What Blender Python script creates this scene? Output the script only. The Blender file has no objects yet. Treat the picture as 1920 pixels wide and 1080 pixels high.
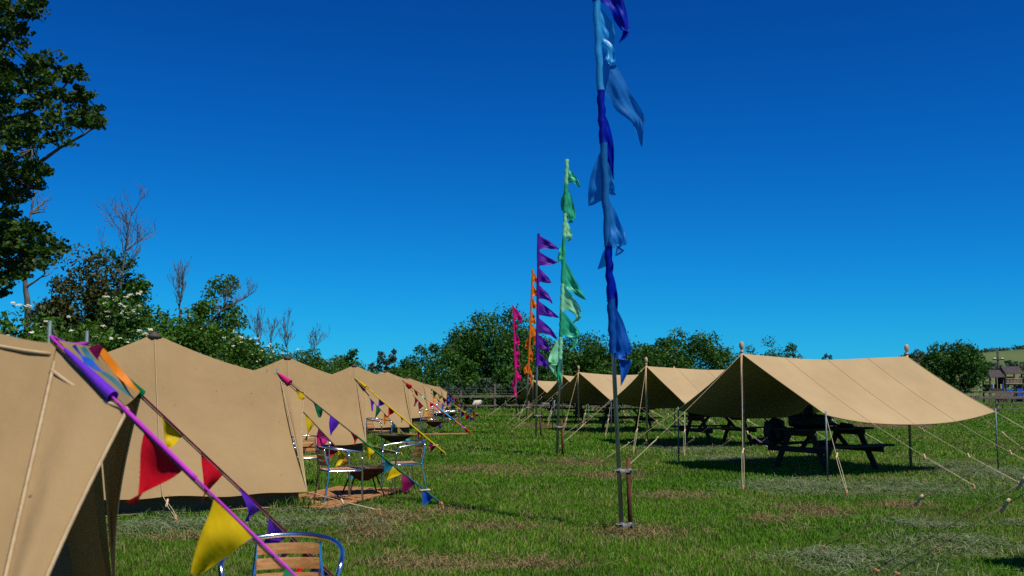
import bpy, math, random
import numpy as np
from mathutils import Vector, Matrix, noise as mnoise
R = math.radians
scene = bpy.context.scene
COL = scene.collection

# ------------------------------------------------------------------ camera model
FPX, EYE = 1900.0, 1.5
PIT = math.atan(184/FPX)
cp, sp = math.cos(PIT), math.sin(PIT)
def ray(px, py):
    u = (px-960)/FPX; v = (540-py)/FPX
    return Vector((u, cp - v*sp, sp + v*cp))
def G(px, py, z=0.0):
    d = ray(px, py); k = (z-EYE)/d.z
    return Vector((d.x*k, d.y*k, z))
def at(px, py, Y):
    d = ray(px, py); k = Y/d.y
    return Vector((d.x*k, Y, EYE + d.z*k))
def proj(p):
    dep = p[1]*cp + (p[2]-EYE)*sp
    v = -p[1]*sp + (p[2]-EYE)*cp
    return 960 + FPX*p[0]/dep, 540 - FPX*v/dep

cam = bpy.data.cameras.new('camera'); cam_o = bpy.data.objects.new('camera', cam); COL.objects.link(cam_o)
cam.sensor_width = 36; cam.lens = FPX/1920*36; cam.clip_end = 6000; cam.clip_start = 0.05
cam_o.location = (0, 0, EYE); cam_o.rotation_euler = (R(90)+PIT, 0, 0)
cam.dof.use_dof = True; cam.dof.focus_distance = 17; cam.dof.aperture_fstop = 4.5
scene.camera = cam_o

# ------------------------------------------------------------------ light
SUN_AZ = Vector((0.643, -0.766)); SUN_EL = 60
w = bpy.data.worlds.new('World'); scene.world = w; w.use_nodes = True
nt = w.node_tree; nt.nodes.clear()
sky = nt.nodes.new('ShaderNodeTexSky'); sky.sky_type = 'NISHITA'; sky.sun_disc = False
sky.sun_elevation = R(SUN_EL); sky.sun_rotation = math.atan2(SUN_AZ.x, SUN_AZ.y)
sky.air_density = 0.75; sky.dust_density = 0.1; sky.ozone_density = 6.0; sky.altitude = 600
gam = nt.nodes.new('ShaderNodeGamma'); gam.inputs[1].default_value = 1.75
mul = nt.nodes.new('ShaderNodeMix'); mul.data_type = 'RGBA'; mul.blend_type = 'MULTIPLY'
mul.inputs[0].default_value = 1.0; mul.inputs[7].default_value = (0.05, 0.48, 0.64, 1)
bg = nt.nodes.new('ShaderNodeBackground'); bg.inputs[1].default_value = 0.065
wo = nt.nodes.new('ShaderNodeOutputWorld')
nt.links.new(sky.outputs[0], gam.inputs[0]); nt.links.new(gam.outputs[0], mul.inputs[6])
va = nt.nodes.new('ShaderNodeVectorMath'); va.operation = 'MULTIPLY_ADD'
va.inputs[1].default_value = (0.065/1.0, 0.065/0.80, 0.065/0.90); va.inputs[2].default_value = (1, 1, 1)
vd = nt.nodes.new('ShaderNodeVectorMath'); vd.operation = 'DIVIDE'
vs_ = nt.nodes.new('ShaderNodeVectorMath'); vs_.operation = 'MULTIPLY'; vs_.inputs[1].default_value = (0.6, 1.10, 1.42)
nt.links.new(mul.outputs[2], va.inputs[0]); nt.links.new(mul.outputs[2], vd.inputs[0]); nt.links.new(va.outputs[0], vd.inputs[1])
nt.links.new(vd.outputs[0], vs_.inputs[0]); nt.links.new(vs_.outputs[0], bg.inputs[0]); nt.links.new(bg.outputs[0], wo.inputs[0])
sl = bpy.data.lights.new('sun', 'SUN'); sl.energy = 5.0; sl.angle = R(0.5); sl.color = (1, 0.95, 0.86)
so = bpy.data.objects.new('sun', sl); COL.objects.link(so)
sdir = Vector((SUN_AZ.x*math.cos(R(SUN_EL)), SUN_AZ.y*math.cos(R(SUN_EL)), math.sin(R(SUN_EL))))
so.rotation_euler = sdir.to_track_quat('Z', 'Y').to_euler(); so.location = (8, -10, 20)
scene.view_settings.view_transform = 'Standard'; scene.view_settings.look = 'None'
scene.view_settings.exposure = 0.0; scene.view_settings.gamma = 1.0

# ------------------------------------------------------------------ materials
def new_mat(name):
    m = bpy.data.materials.new(name); m.use_nodes = True
    n = m.node_tree.nodes; l = m.node_tree.links
    b = n['Principled BSDF']
    return m, n, l, b
def rgb(c): return (c[0], c[1], c[2], 1)
def ramp(n, stops):
    r = n.new('ShaderNodeValToRGB'); cr = r.color_ramp
    cr.elements[0].position, cr.elements[0].color = stops[0][0], rgb(stops[0][1])
    cr.elements[1].position, cr.elements[1].color = stops[1][0], rgb(stops[1][1])
    for p, c in stops[2:]:
        e = cr.elements.new(p); e.color = rgb(c)
    return r
def tex_noise(n, l, scale, detail=4, rough=0.6, coord='Object', sc=None):
    tc = n.new('ShaderNodeTexCoord'); t = n.new('ShaderNodeTexNoise')
    t.inputs['Scale'].default_value = scale; t.inputs['Detail'].default_value = detail
    t.inputs['Roughness'].default_value = rough
    if sc:
        mp = n.new('ShaderNodeMapping'); mp.inputs['Scale'].default_value = sc
        l.new(tc.outputs[coord], mp.inputs[0]); l.new(mp.outputs[0], t.inputs['Vector'])
    else:
        l.new(tc.outputs[coord], t.inputs['Vector'])
    return t
def bump(n, l, b, src, strength, dist=0.01, prev=None):
    bp = n.new('ShaderNodeBump'); bp.inputs['Strength'].default_value = strength
    bp.inputs['Distance'].default_value = dist
    l.new(src, bp.inputs['Height'])
    if prev: l.new(prev.outputs[0], bp.inputs['Normal'])
    l.new(bp.outputs[0], b.inputs['Normal']); return bp
def noisy(name, c1, c2, scale=8, rough=0.7, metal=0, bump_s=0.2, bscale=40, sc=None, spec=0.3, lo=0.35, hi=0.65):
    m, n, l, b = new_mat(name)
    t = tex_noise(n, l, scale, 5, 0.65, sc=sc); r = ramp(n, [(lo, c1), (hi, c2)])
    l.new(t.outputs[0], r.inputs[0]); l.new(r.outputs[0], b.inputs['Base Color'])
    b.inputs['Roughness'].default_value = rough; b.inputs['Metallic'].default_value = metal
    b.inputs['Specular IOR Level'].default_value = spec
    if bump_s:
        t2 = tex_noise(n, l, bscale, 3, 0.6, sc=sc); bump(n, l, b, t2.outputs[0], bump_s)
    return m
def mix_translucent(m, n, l, b, fac, col_socket=None, col=None):
    tr = n.new('ShaderNodeBsdfTranslucent'); mx = n.new('ShaderNodeMixShader'); mx.inputs[0].default_value = fac
    if col_socket: l.new(col_socket, tr.inputs[0])
    else: tr.inputs[0].default_value = rgb(col)
    out = [x for x in n if x.type == 'OUTPUT_MATERIAL'][0]
    l.new(b.outputs[0], mx.inputs[1]); l.new(tr.outputs[0], mx.inputs[2]); l.new(mx.outputs[0], out.inputs[0])
    return mx

def canvas_mat(name, base, specks=0.0, trans=0.05, wrinkle=0.5):
    m, n, l, b = new_mat(name)
    big = tex_noise(n, l, 0.9, 5, 0.6)
    d = tuple(x*0.86 for x in base); e = tuple(min(1, x*1.07) for x in base)
    r = ramp(n, [(0.3, d), (0.7, e)]); l.new(big.outputs[0], r.inputs[0])
    fine = tex_noise(n, l, 160, 2, 0.5)
    mx = n.new('ShaderNodeMix'); mx.data_type = 'RGBA'; mx.blend_type = 'OVERLAY'; mx.inputs[0].default_value = 0.09
    l.new(r.outputs[0], mx.inputs[6]); l.new(fine.outputs[0], mx.inputs[7])
    colsock = mx.outputs[2]
    if specks:
        tc = n.new('ShaderNodeTexCoord'); vo = n.new('ShaderNodeTexVoronoi'); vo.inputs['Scale'].default_value = 9.0
        l.new(tc.outputs['Object'], vo.inputs['Vector'])
        sep = n.new('ShaderNodeSeparateColor'); l.new(vo.outputs['Color'], sep.inputs[0])
        th = n.new('ShaderNodeMath'); th.operation = 'MULTIPLY'; th.inputs[1].default_value = specks
        l.new(sep.outputs[0], th.inputs[0])
        lt = n.new('ShaderNodeMath'); lt.operation = 'LESS_THAN'; l.new(vo.outputs['Distance'], lt.inputs[0]); l.new(th.outputs[0], lt.inputs[1])
        g2 = n.new('ShaderNodeMath'); g2.operation = 'GREATER_THAN'; g2.inputs[1].default_value = 0.42; l.new(sep.outputs[1], g2.inputs[0])
        mm = n.new('ShaderNodeMath'); mm.operation = 'MULTIPLY'; l.new(lt.outputs[0], mm.inputs[0]); l.new(g2.outputs[0], mm.inputs[1])
        m2 = n.new('ShaderNodeMath'); m2.operation = 'MULTIPLY'; m2.inputs[1].default_value = 0.6; l.new(mm.outputs[0], m2.inputs[0])
        mk = n.new('ShaderNodeMix'); mk.data_type = 'RGBA'; l.new(m2.outputs[0], mk.inputs[0]); l.new(colsock, mk.inputs[6])
        mk.inputs[7].default_value = (0.08, 0.05, 0.03, 1); colsock = mk.outputs[2]
    l.new(colsock, b.inputs['Base Color'])
    b.inputs['Roughness'].default_value = 0.9; b.inputs['Specular IOR Level'].default_value = 0.12
    t3 = tex_noise(n, l, 2.2, 4, 0.55, sc=(1, 1, 0.35)); b1 = bump(n, l, b, t3.outputs[0], wrinkle, 0.05)
    t4 = tex_noise(n, l, 300, 2, 0.5); bump(n, l, b, t4.outputs[0], 0.15, 0.002, b1)
    if trans: mix_translucent(m, n, l, b, trans, colsock)
    return m

def fabric(name, c, trans=0.25, rough=0.5, sheen=0.0, spec=0.14, alpha=1.0, wr=0.6, ws=9):
    m, n, l, b = new_mat(name)
    t = tex_noise(n, l, 5, 3, 0.5)
    r = ramp(n, [(0.3, tuple(x*0.85 for x in c)), (0.7, tuple(min(1, x*1.1) for x in c))]); l.new(t.outputs[0], r.inputs[0])
    l.new(r.outputs[0], b.inputs['Base Color'])
    b.inputs['Roughness'].default_value = rough; b.inputs['Specular IOR Level'].default_value = spec
    b.inputs['Sheen Weight'].default_value = sheen
    t2 = tex_noise(n, l, ws, 3, 0.5, sc=(1, 1, 0.5)); bump(n, l, b, t2.outputs[0], wr, 0.02)
    mx = mix_translucent(m, n, l, b, trans, r.outputs[0])
    if alpha < 1:
        tp = n.new('ShaderNodeBsdfTransparent'); tp.inputs[0].default_value = rgb(tuple(min(1, 0.3+0.7*x) for x in c))
        m3 = n.new('ShaderNodeMixShader'); m3.inputs[0].default_value = 1-alpha
        out = [x for x in n if x.type == 'OUTPUT_MATERIAL'][0]
        l.new(mx.outputs[0], m3.inputs[1]); l.new(tp.outputs[0], m3.inputs[2]); l.new(m3.outputs[0], out.inputs[0])
    return m
def foliage_mat(name, dark, light, trans=0.3, rough=0.5):
    m, n, l, b = new_mat(name)
    a = n.new('ShaderNodeAttribute'); a.attribute_name = 'tint'
    r = ramp(n, [(0.0, dark), (1.0, light)]); l.new(a.outputs['Fac'], r.inputs[0])
    l.new(r.outputs[0], b.inputs['Base Color']); b.inputs['Roughness'].default_value = rough
    b.inputs['Specular IOR Level'].default_value = 0.25
    hs = n.new('ShaderNodeHueSaturation'); hs.inputs['Value'].default_value = 1.3; hs.inputs['Hue'].default_value = 0.485
    l.new(r.outputs[0], hs.inputs['Color'])
    mix_translucent(m, n, l, b, trans, hs.outputs[0])
    return m
def colattr_mat(name, trans=0.25, rough=0.6):
    m, n, l, b = new_mat(name)
    a = n.new('ShaderNodeAttribute'); a.attribute_name = 'Col'
    l.new(a.outputs['Color'], b.inputs['Base Color']); b.inputs['Roughness'].default_value = rough
    b.inputs['Specular IOR Level'].default_value = 0.2
    mix_translucent(m, n, l, b, trans, a.outputs['Color'])
    return m

M = {}
M['canvas'] = canvas_mat('tent_canvas', (0.318, 0.213, 0.099), specks=0.12, wrinkle=0.85)
M['canvas_dim'] = canvas_mat('shelter_canvas', (0.395, 0.284, 0.149), trans=0.0, wrinkle=0.45)
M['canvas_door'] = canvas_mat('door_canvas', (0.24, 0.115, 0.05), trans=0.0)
M['skirt'] = canvas_mat('skirt_canvas', (0.15, 0.105, 0.06), trans=0.0)
M['sod'] = canvas_mat('sod_cloth', (0.30, 0.21, 0.11), trans=0.0)
M['tape'] = noisy('seam_tape', (0.37, 0.26, 0.135), (0.45, 0.33, 0.185), 30, 0.8)
M['seam_dark'] = noisy('seam_stitch', (0.30, 0.205, 0.10), (0.36, 0.25, 0.125), 30, 0.9)
M['cap'] = noisy('leather_cap', (0.05, 0.035, 0.025), (0.09, 0.06, 0.04), 20, 0.7)
M['rope'] = noisy('guy_rope', (0.46, 0.36, 0.22), (0.6, 0.5, 0.33), 60, 0.9)
M['rope_dark'] = noisy('dark_rope', (0.10, 0.07, 0.05), (0.2, 0.14, 0.09), 60, 0.9)
M['toggle'] = noisy('toggle_wood', (0.5, 0.32, 0.17), (0.68, 0.48, 0.28), 40, 0.6, sc=(1, 1, 4))
M['peg'] = noisy('peg_wood', (0.38, 0.17, 0.06), (0.55, 0.27, 0.11), 30, 0.6)
M['pole_wood'] = noisy('pole_wood', (0.42, 0.25, 0.10), (0.58, 0.36, 0.16), 9, 0.5, sc=(8, 8, 0.8))
M['finial'] = noisy('finial_wood', (0.40, 0.26, 0.14), (0.52, 0.36, 0.21), 9, 0.5)
M['steel'] = noisy('galvanised_steel', (0.25, 0.28, 0.32), (0.42, 0.46, 0.50), 6, 0.42, 0.85, 0.1, 60, sc=(3, 3, 0.6))
M['clampsteel'] = noisy('weathered_coupler', (0.10, 0.10, 0.10), (0.2, 0.2, 0.2), 20, 0.6, 0.5, 0.2)
M['pole_green'] = noisy('grey_green_pole', (0.08, 0.13, 0.13), (0.13, 0.19, 0.19), 6, 0.5, 0.3)
M['rust'] = noisy('rusty_steel', (0.07, 0.022, 0.010), (0.17, 0.06, 0.03), 14, 0.85, 0.1, 0.5, 70)
M['alu'] = noisy('polished_aluminium', (0.62, 0.64, 0.67), (0.74, 0.76, 0.79), 6, 0.2, 1.0, 0.03)
M['slat'] = noisy('varnished_slat', (0.36, 0.17, 0.055), (0.56, 0.30, 0.11), 6, 0.38, 0, 0.15, 60, sc=(10, 1, 10), spec=0.5)
M['deck'] = noisy('duckboard_wood', (0.23, 0.10, 0.03), (0.44, 0.21, 0.07), 5, 0.75, 0, 0.3, 40, sc=(1, 8, 8))
M['iron'] = noisy('rusty_iron_bowl', (0.03, 0.015, 0.012), (0.075, 0.034, 0.024), 12, 0.75, 0.3, 0.4)
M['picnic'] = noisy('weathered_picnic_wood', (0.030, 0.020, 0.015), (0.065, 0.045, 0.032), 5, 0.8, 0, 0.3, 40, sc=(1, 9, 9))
M['bag'] = noisy('black_nylon', (0.008, 0.008, 0.010), (0.016, 0.016, 0.019), 10, 0.6, 0, 0.4, 30)
M['bark'] = noisy('bark', (0.06, 0.045, 0.035), (0.16, 0.125, 0.10), 8, 0.9, 0, 0.7, 30, sc=(4, 4, 1))
M['deadwood'] = noisy('dead_wood', (0.07, 0.066, 0.060), (0.15, 0.142, 0.13), 8, 0.9, 0, 0.5, 30)
M['fence'] = noisy('fence_wood', (0.11, 0.085, 0.065), (0.22, 0.17, 0.13), 5, 0.85, 0, 0.4, 30)
M['wire'] = noisy('fence_wire', (0.10, 0.11, 0.12), (0.16, 0.17, 0.18), 5, 0.5, 0.7, 0)
M['wool'] = noisy('wool', (0.44, 0.39, 0.30), (0.58, 0.53, 0.44), 20, 0.95, 0, 0.8, 40)
M['sheepface'] = noisy('sheep_face', (0.02, 0.018, 0.016), (0.05, 0.04, 0.035), 20, 0.8)
M['sheeppale'] = noisy('pale_sheep_face', (0.55, 0.48, 0.38), (0.68, 0.6, 0.5), 20, 0.8)
M['shingle'] = noisy('roof_shingle', (0.08, 0.06, 0.06), (0.19, 0.15, 0.145), 14, 0.85, 0, 0.6, 20, sc=(1, 5, 1))
M['darkwood'] = noisy('dark_timber', (0.04, 0.03, 0.025), (0.09, 0.065, 0.05), 6, 0.85)
M['palewood'] = noisy('pale_timber', (0.30, 0.22, 0.15), (0.42, 0.32, 0.22), 6, 0.8)
M['bluepanel'] = noisy('blue_paint', (0.01, 0.06, 0.38), (0.015, 0.09, 0.5), 4, 0.5)
M['yellowpanel'] = noisy('yellow_paint', (0.6, 0.5, 0.05), (0.7, 0.58, 0.08), 4, 0.5)
M['insul'] = noisy('white_insulator', (0.6, 0.62, 0.62), (0.75, 0.76, 0.76), 4, 0.4)
M['leaf_maple'] = foliage_mat('maple_leaf', (0.010, 0.032, 0.004), (0.055, 0.115, 0.010), 0.3)
M['leaf_elder'] = foliage_mat('elder_leaf', (0.016, 0.060, 0.004), (0.075, 0.18, 0.012), 0.3)
M['leaf_oak'] = foliage_mat('oak_leaf', (0.010, 0.045, 0.003), (0.050, 0.145, 0.010), 0.25)
M['leaf_thorn'] = foliage_mat('thorn_leaf', (0.030, 0.038, 0.008), (0.075, 0.085, 0.020), 0.25)
M['leaf_far'] = foliage_mat('far_leaf', (0.020, 0.045, 0.018), (0.05, 0.09, 0.035), 0.2)
M['blossom'] = noisy('elder_blossom', (0.50, 0.50, 0.35), (0.64, 0.63, 0.48), 20, 0.8, 0, 0)
M['grass'] = colattr_mat('grass_blade', 0.3)
M['hay'] = colattr_mat('cut_hay', 0.15, 0.8)
FC = {'yellow': (0.66, 0.45, 0.004), 'red': (0.60, 0.006, 0.018), 'purple': (0.10, 0.022, 0.42), 'green': (0.008, 0.17, 0.055),
      'blue': (0.012, 0.085, 0.46), 'orange': (0.78, 0.22, 0.012), 'pink': (0.75, 0.025, 0.22), 'maroon': (0.20, 0.008, 0.065),
      'teal': (0.012, 0.14, 0.19), 'navy': (0.018, 0.022, 0.13), 'cyan': (0.03, 0.42, 0.72), 'mint': (0.25, 0.62, 0.42),
      'magenta': (0.60, 0.05, 0.56), 'olive': (0.30, 0.25, 0.02), 'brown': (0.10, 0.035, 0.02), 'violet': (0.16, 0.035, 0.6)}
for k, c in FC.items(): M['f_'+k] = fabric('pennant_'+k, c)
M['b_steel'] = fabric('banner_steel_blue', (0.015, 0.21, 0.58), 0.35, 0.45, 0.0, 0.25, alpha=0.76)
M['b_sky'] = fabric('banner_sky_blue', (0.03, 0.42, 0.85), 0.35, 0.38, 0.05, 0.5, alpha=0.8)
M['b_royal'] = fabric('banner_royal_blue', (0.0, 0.014, 0.40), 0.3, 0.5, 0.0, 0.12)
M['b_mid'] = fabric('banner_mid_blue', (0.004, 0.10, 0.46), 0.35, 0.5, 0.0, 0.2)
M['b_green'] = fabric('banner_emerald', (0.03, 0.50, 0.26), 0.4, 0.42, 0.05, 0.45)
M['b_mint'] = fabric('banner_mint', (0.34, 0.86, 0.46), 0.4, 0.42, 0.05, 0.45)
M['b_purple'] = fabric('banner_purple', (0.115, 0.018, 0.38), 0.35, 0.5, 0.0, 0.2)
M['b_orange'] = fabric('banner_orange', (0.85, 0.20, 0.012), 0.35, 0.5, 0.0, 0.2)
M['b_pink'] = fabric('banner_pink', (0.72, 0.010, 0.20), 0.35, 0.5, 0.0, 0.2)

# ------------------------------------------------------------------ mesh helpers
def tag(o, label=None, cat=None, group=None, kind=None):
    if label: o['label'] = label
    if cat: o['category'] = cat
    if group: o['group'] = group
    if kind: o['kind'] = kind
    return o
def thing(name, label, cat, loc=(0, 0, 0), rz=0, group=None):
    o = bpy.data.objects.new(name, None); COL.objects.link(o)
    o.empty_display_size = 0.2
    o.location = loc; o.rotation_euler = (0, 0, rz)
    return tag(o, label, cat, group)
def root_inv(o):
    while o.parent: o = o.parent
    return (Matrix.Translation(o.location) @ o.rotation_euler.to_matrix().to_4x4() @ Matrix.Diagonal((*o.scale, 1))).inverted()

class MB:
    def __init__(s): s.v = []; s.f = []; s.sm = True
    def add(s, vs, fs):
        b = len(s.v); s.v += [tuple(x) for x in vs]; s.f += [tuple(i+b for i in q) for q in fs]; return s
    def box(s, c, size, mat=None, bev=0.0):
        hx, hy, hz = size[0]/2, size[1]/2, size[2]/2
        b = min(bev, hx*0.9, hy*0.9, hz*0.9)
        if b <= 0:
            vs = [Vector((x*hx, y*hy, z*hz)) for x in (-1, 1) for y in (-1, 1) for z in (-1, 1)]
            fs = [(0, 1, 3, 2), (4, 6, 7, 5), (0, 4, 5, 1), (2, 3, 7, 6), (0, 2, 6, 4), (1, 5, 7, 3)]
        else:                                   # chamfered box: 24 verts
            vs = []; idx = {}
            for sx in (-1, 1):
                for sy in (-1, 1):
                    for sz in (-1, 1):
                        for a in range(3):
                            p = [sx*hx, sy*hy, sz*hz]
                            for k in range(3):
                                if k != a: p[k] -= (sx, sy, sz)[k]*b
                            idx[(sx, sy, sz, a)] = len(vs); vs.append(Vector(p))
            fs = []
            for a in range(3):
                o1, o2 = [k for k in range(3) if k != a]
                for sg in (-1, 1):
                    q = []
                    for (m1, m2) in ((-1, -1), (1, -1), (1, 1), (-1, 1)):
                        k = [0, 0, 0]; k[a] = sg; k[o1] = m1; k[o2] = m2; q.append(idx[(*k, a)])
                    fs.append(tuple(q))
            for a in range(3):                  # edges
                o1, o2 = [k for k in range(3) if k != a]
                for m1 in (-1, 1):
                    for m2 in (-1, 1):
                        q = []
                        for (sg, ax) in ((-1, o1), (1, o1), (1, o2), (-1, o2)):
                            k = [0, 0, 0]; k[a] = sg; k[o1] = m1; k[o2] = m2; q.append(idx[(*k, ax)])
                        fs.append(tuple(q))
            for sx in (-1, 1):
                for sy in (-1, 1):
                    for sz in (-1, 1): fs.append(tuple(idx[(sx, sy, sz, a)] for a in range(3)))
        c = Vector(c)
        if mat is not None: vs = [mat @ v for v in vs]
        return s.add([v+c for v in vs], fs)
    def beam(s, a, b, wid, thk, bev=0.004, up=(0, 0, 1)):
        a, b = Vector(a), Vector(b); d = (b-a); L = d.length; x = d/L
        u = Vector(up)
        if abs(x.dot(u)) > 0.98: u = Vector((0, 1, 0))
        y = u.cross(x).normalized(); z = x.cross(y)
        m = Matrix((x, y, z)).transposed()
        return s.box((a+b)/2, (L, wid, thk), m, bev)
    def tube(s, pts, r, n=8, cap=True, closed=False):
        pts = [Vector(p) for p in pts]; N = len(pts)
        rs = r if isinstance(r, (list, tuple)) else [r]*N
        base = len(s.v); up = None
        for i, p in enumerate(pts):
            if closed: t = pts[(i+1) % N]-pts[i-1]
            else: t = pts[min(i+1, N-1)]-pts[max(i-1, 0)]
            if t.length < 1e-9: t = Vector((0, 0, 1))
            t.normalize()
            if up is None:
                up = Vector((0, 0, 1)) if abs(t.z) < 0.9 else Vector((1, 0, 0))
            x = up - t*up.dot(t)
            if x.length < 1e-6: x = t.orthogonal()
            x.normalize(); y = t.cross(x); up = x
            for k in range(n):
                a = 2*math.pi*k/n
                s.v.append(tuple(p + (x*math.cos(a)+y*math.sin(a))*rs[i]))
        for i in range(N if closed else N-1):
            j = (i+1) % N
            for k in range(n):
                k2 = (k+1) % n
                s.f.append((base+i*n+k, base+i*n+k2, base+j*n+k2, base+j*n+k))
        if cap and not closed:
            s.f.append(tuple(base+k for k in range(n))[::-1]); s.f.append(tuple(base+(N-1)*n+k for k in range(n)))
        return s
    def lathe(s, prof, c, n=12):
        c = Vector(c); base = len(s.v); N = len(prof)
        for (r, z) in prof:
            for k in range(n):
                a = 2*math.pi*k/n; s.v.append((c.x+r*math.cos(a), c.y+r*math.sin(a), c.z+z))
        for i in range(N-1):
            for k in range(n):
                k2 = (k+1) % n
                s.f.append((base+i*n+k, base+i*n+k2, base+(i+1)*n+k2, base+(i+1)*n+k))
        s.f.append(tuple(base+k for k in range(n))[::-1]); s.f.append(tuple(base+(N-1)*n+k for k in range(n)))
        return s
    def grid(s, fn, nu, nv):
        base = len(s.v)
        for i in range(nu+1):
            for j in range(nv+1): s.v.append(tuple(fn(i/nu, j/nv)))
        for i in range(nu):
            for j in range(nv):
                a = base+i*(nv+1)+j; s.f.append((a, a+nv+1, a+nv+2, a+1))
        return s
    def build(s, name, mat, parent=None, world=False, smooth=True, solid=0.0):
        me = bpy.data.meshes.new(name)
        vs = s.v
        if world and parent is not None:
            mi = root_inv(parent); vs = [tuple(mi @ Vector(p)) for p in vs]
        me.from_pydata(vs, [], s.f); me.materials.append(mat if not isinstance(mat, str) else M[mat])
        if smooth: me.polygons.foreach_set('use_smooth', [True]*len(me.polygons))
        me.update()
        o = bpy.data.objects.new(name, me); COL.objects.link(o)
        if smooth == 'edge':
            try: me.set_sharp_from_angle(angle=R(35))
            except Exception: pass
        if parent is not None: o.parent = parent
        if solid:
            md = o.modifiers.new('thickness', 'SOLIDIFY'); md.thickness = solid; md.offset = 0
        return o
def lerp(a, b, t): return a + (b-a)*t
def smooth_path(pts, n=6):
    P = [Vector(p) for p in pts]; out = []
    for i in range(len(P)-1):
        p0 = P[max(i-1, 0)]; p1 = P[i]; p2 = P[i+1]; p3 = P[min(i+2, len(P)-1)]
        for k in range(n):
            t = k/n
            out.append(0.5*((2*p1) + (p2-p0)*t + (2*p0-5*p1+4*p2-p3)*t*t + (3*p1-p0-3*p2+p3)*t**3))
    out.append(P[-1]); return out
def fast_mesh(name, V, F, mat, parent=None, attrs=None, smooth=False):
    V = np.asarray(V, dtype=np.float32); F = np.asarray(F, dtype=np.int32)
    me = bpy.data.meshes.new(name); nf, k = F.shape
    me.vertices.add(len(V)); me.vertices.foreach_set('co', V.ravel())
    me.loops.add(nf*k); me.loops.foreach_set('vertex_index', F.ravel())
    me.polygons.add(nf); me.polygons.foreach_set('loop_start', np.arange(0, nf*k, k, dtype=np.int32))
    try: me.polygons.foreach_set('loop_total', np.full(nf, k, dtype=np.int32))
    except Exception: pass
    if smooth: me.polygons.foreach_set('use_smooth', np.ones(nf, dtype=bool))
    me.update(calc_edges=True)
    for an, (typ, data) in (attrs or {}).items():
        at_ = me.attributes.new(an, typ, 'POINT')
        at_.data.foreach_set('value' if typ == 'FLOAT' else 'color', np.asarray(data, dtype=np.float32).ravel())
    me.materials.append(M[mat] if isinstance(mat, str) else mat)
    o = bpy.data.objects.new(name, me); COL.objects.link(o)
    if parent is not None: o.parent = parent
    return o
def unit_rand(rng, n):
    v = rng.normal(size=(n, 3)); return v/np.linalg.norm(v, axis=1, keepdims=True)
def leaves(name, P, size, mat, parent, rng, out=None, tint=None, up=0.5, aspect=0.55):
    """one small folded leaf face pair at each point"""
    n = len(P); nrm = unit_rand(rng, n)
    if out is not None: nrm = nrm + out*0.7
    nrm[:, 2] += up; nrm /= np.linalg.norm(nrm, axis=1, keepdims=True)
    d = unit_rand(rng, n); d[:, 2] -= 0.25
    d -= nrm*np.sum(d*nrm, axis=1, keepdims=True); d /= np.linalg.norm(d, axis=1, keepdims=True)
    sd = np.cross(nrm, d); L = (size*rng.uniform(0.6, 1.35, n))[:, None]
    base = P - d*L*0.5; tip = P + d*L*0.5 - nrm*L*0.12
    l = P + sd*L*aspect*0.5 + nrm*L*0.08 - d*L*0.05; r = P - sd*L*aspect*0.5 + nrm*L*0.08 - d*L*0.05
    V = np.stack([base, l, tip, r], axis=1).reshape(-1, 3)
    i = np.arange(n)[:, None]*4
    F = np.concatenate([i+np.array([[0, 2, 1]]), i+np.array([[0, 3, 2]])], axis=0)
    if tint is None: tint = rng.uniform(0, 1, n)
    return fast_mesh(name, V, F, mat, parent, {'tint': ('FLOAT', np.repeat(tint, 4))})
# ------------------------------------------------------------------ guy rope (part) > toggle, peg (sub-parts)
def peg_mesh(p, lean):
    mb = MB(); p = Vector(p); lean = Vector(lean).normalized()
    ax = (Vector((0, 0, 1)) + lean*0.35).normalized()
    side = ax.cross(lean).normalized(); m = Matrix((lean, side, ax)).transposed()
    m = Matrix.Rotation(0, 3, 'Z') @ m
    mb.box(p+ax*0.015, (0.026, 0.030, 0.13), m, 0.006)
    mb.box(p+ax*0.058+lean*0.018, (0.03, 0.028, 0.022), m, 0.005)
    return mb
def guy(parent, a, b, tpos=0.66, double=True, mat='rope', r=0.0036, tlen=0.11, sag=0.03, peg=True):
    a, b = Vector(a), Vector(b); d = (b-a)
    mb = MB()
    pt = lambda t: a + d*t - Vector((0, 0, sag*4*t*(1-t)*min(1, d.length/3)))
    n = 10
    top = b + Vector((0, 0, 0.05)) - d.normalized()*0.03
    d = top - a
    mb.tube([pt(i/n*tpos) for i in range(n+1)], r, 5)
    sd = d.cross(Vector((0, 0, 1))).normalized()
    for k in (-1, 1) if double else (0,):
        mb.tube([lerp(pt(tpos), top, i/4) + sd*(k*0.016*math.sin(math.pi*min(1, 0.25+i/4*0.6))) for i in range(5)], r, 5)
    o = mb.build('guy_rope', mat, parent, world=True)
    if tlen:
        t = MB(); c = pt(tpos); ax = (d.normalized()*0.75 + Vector((0, 0, -0.5)) + sd*0.35).normalized()
        t.tube([c-ax*tlen*0.5, c-ax*tlen*0.3, c, c+ax*tlen*0.3, c+ax*tlen*0.5], [0.010, 0.015, 0.012, 0.015, 0.010], 8)
        t.build('toggle', 'toggle', o, world=True)
    if peg: peg_mesh(b, -Vector((d.x, d.y, 0))).build('peg', 'peg', o, world=True, smooth=False)
    return o

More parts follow.
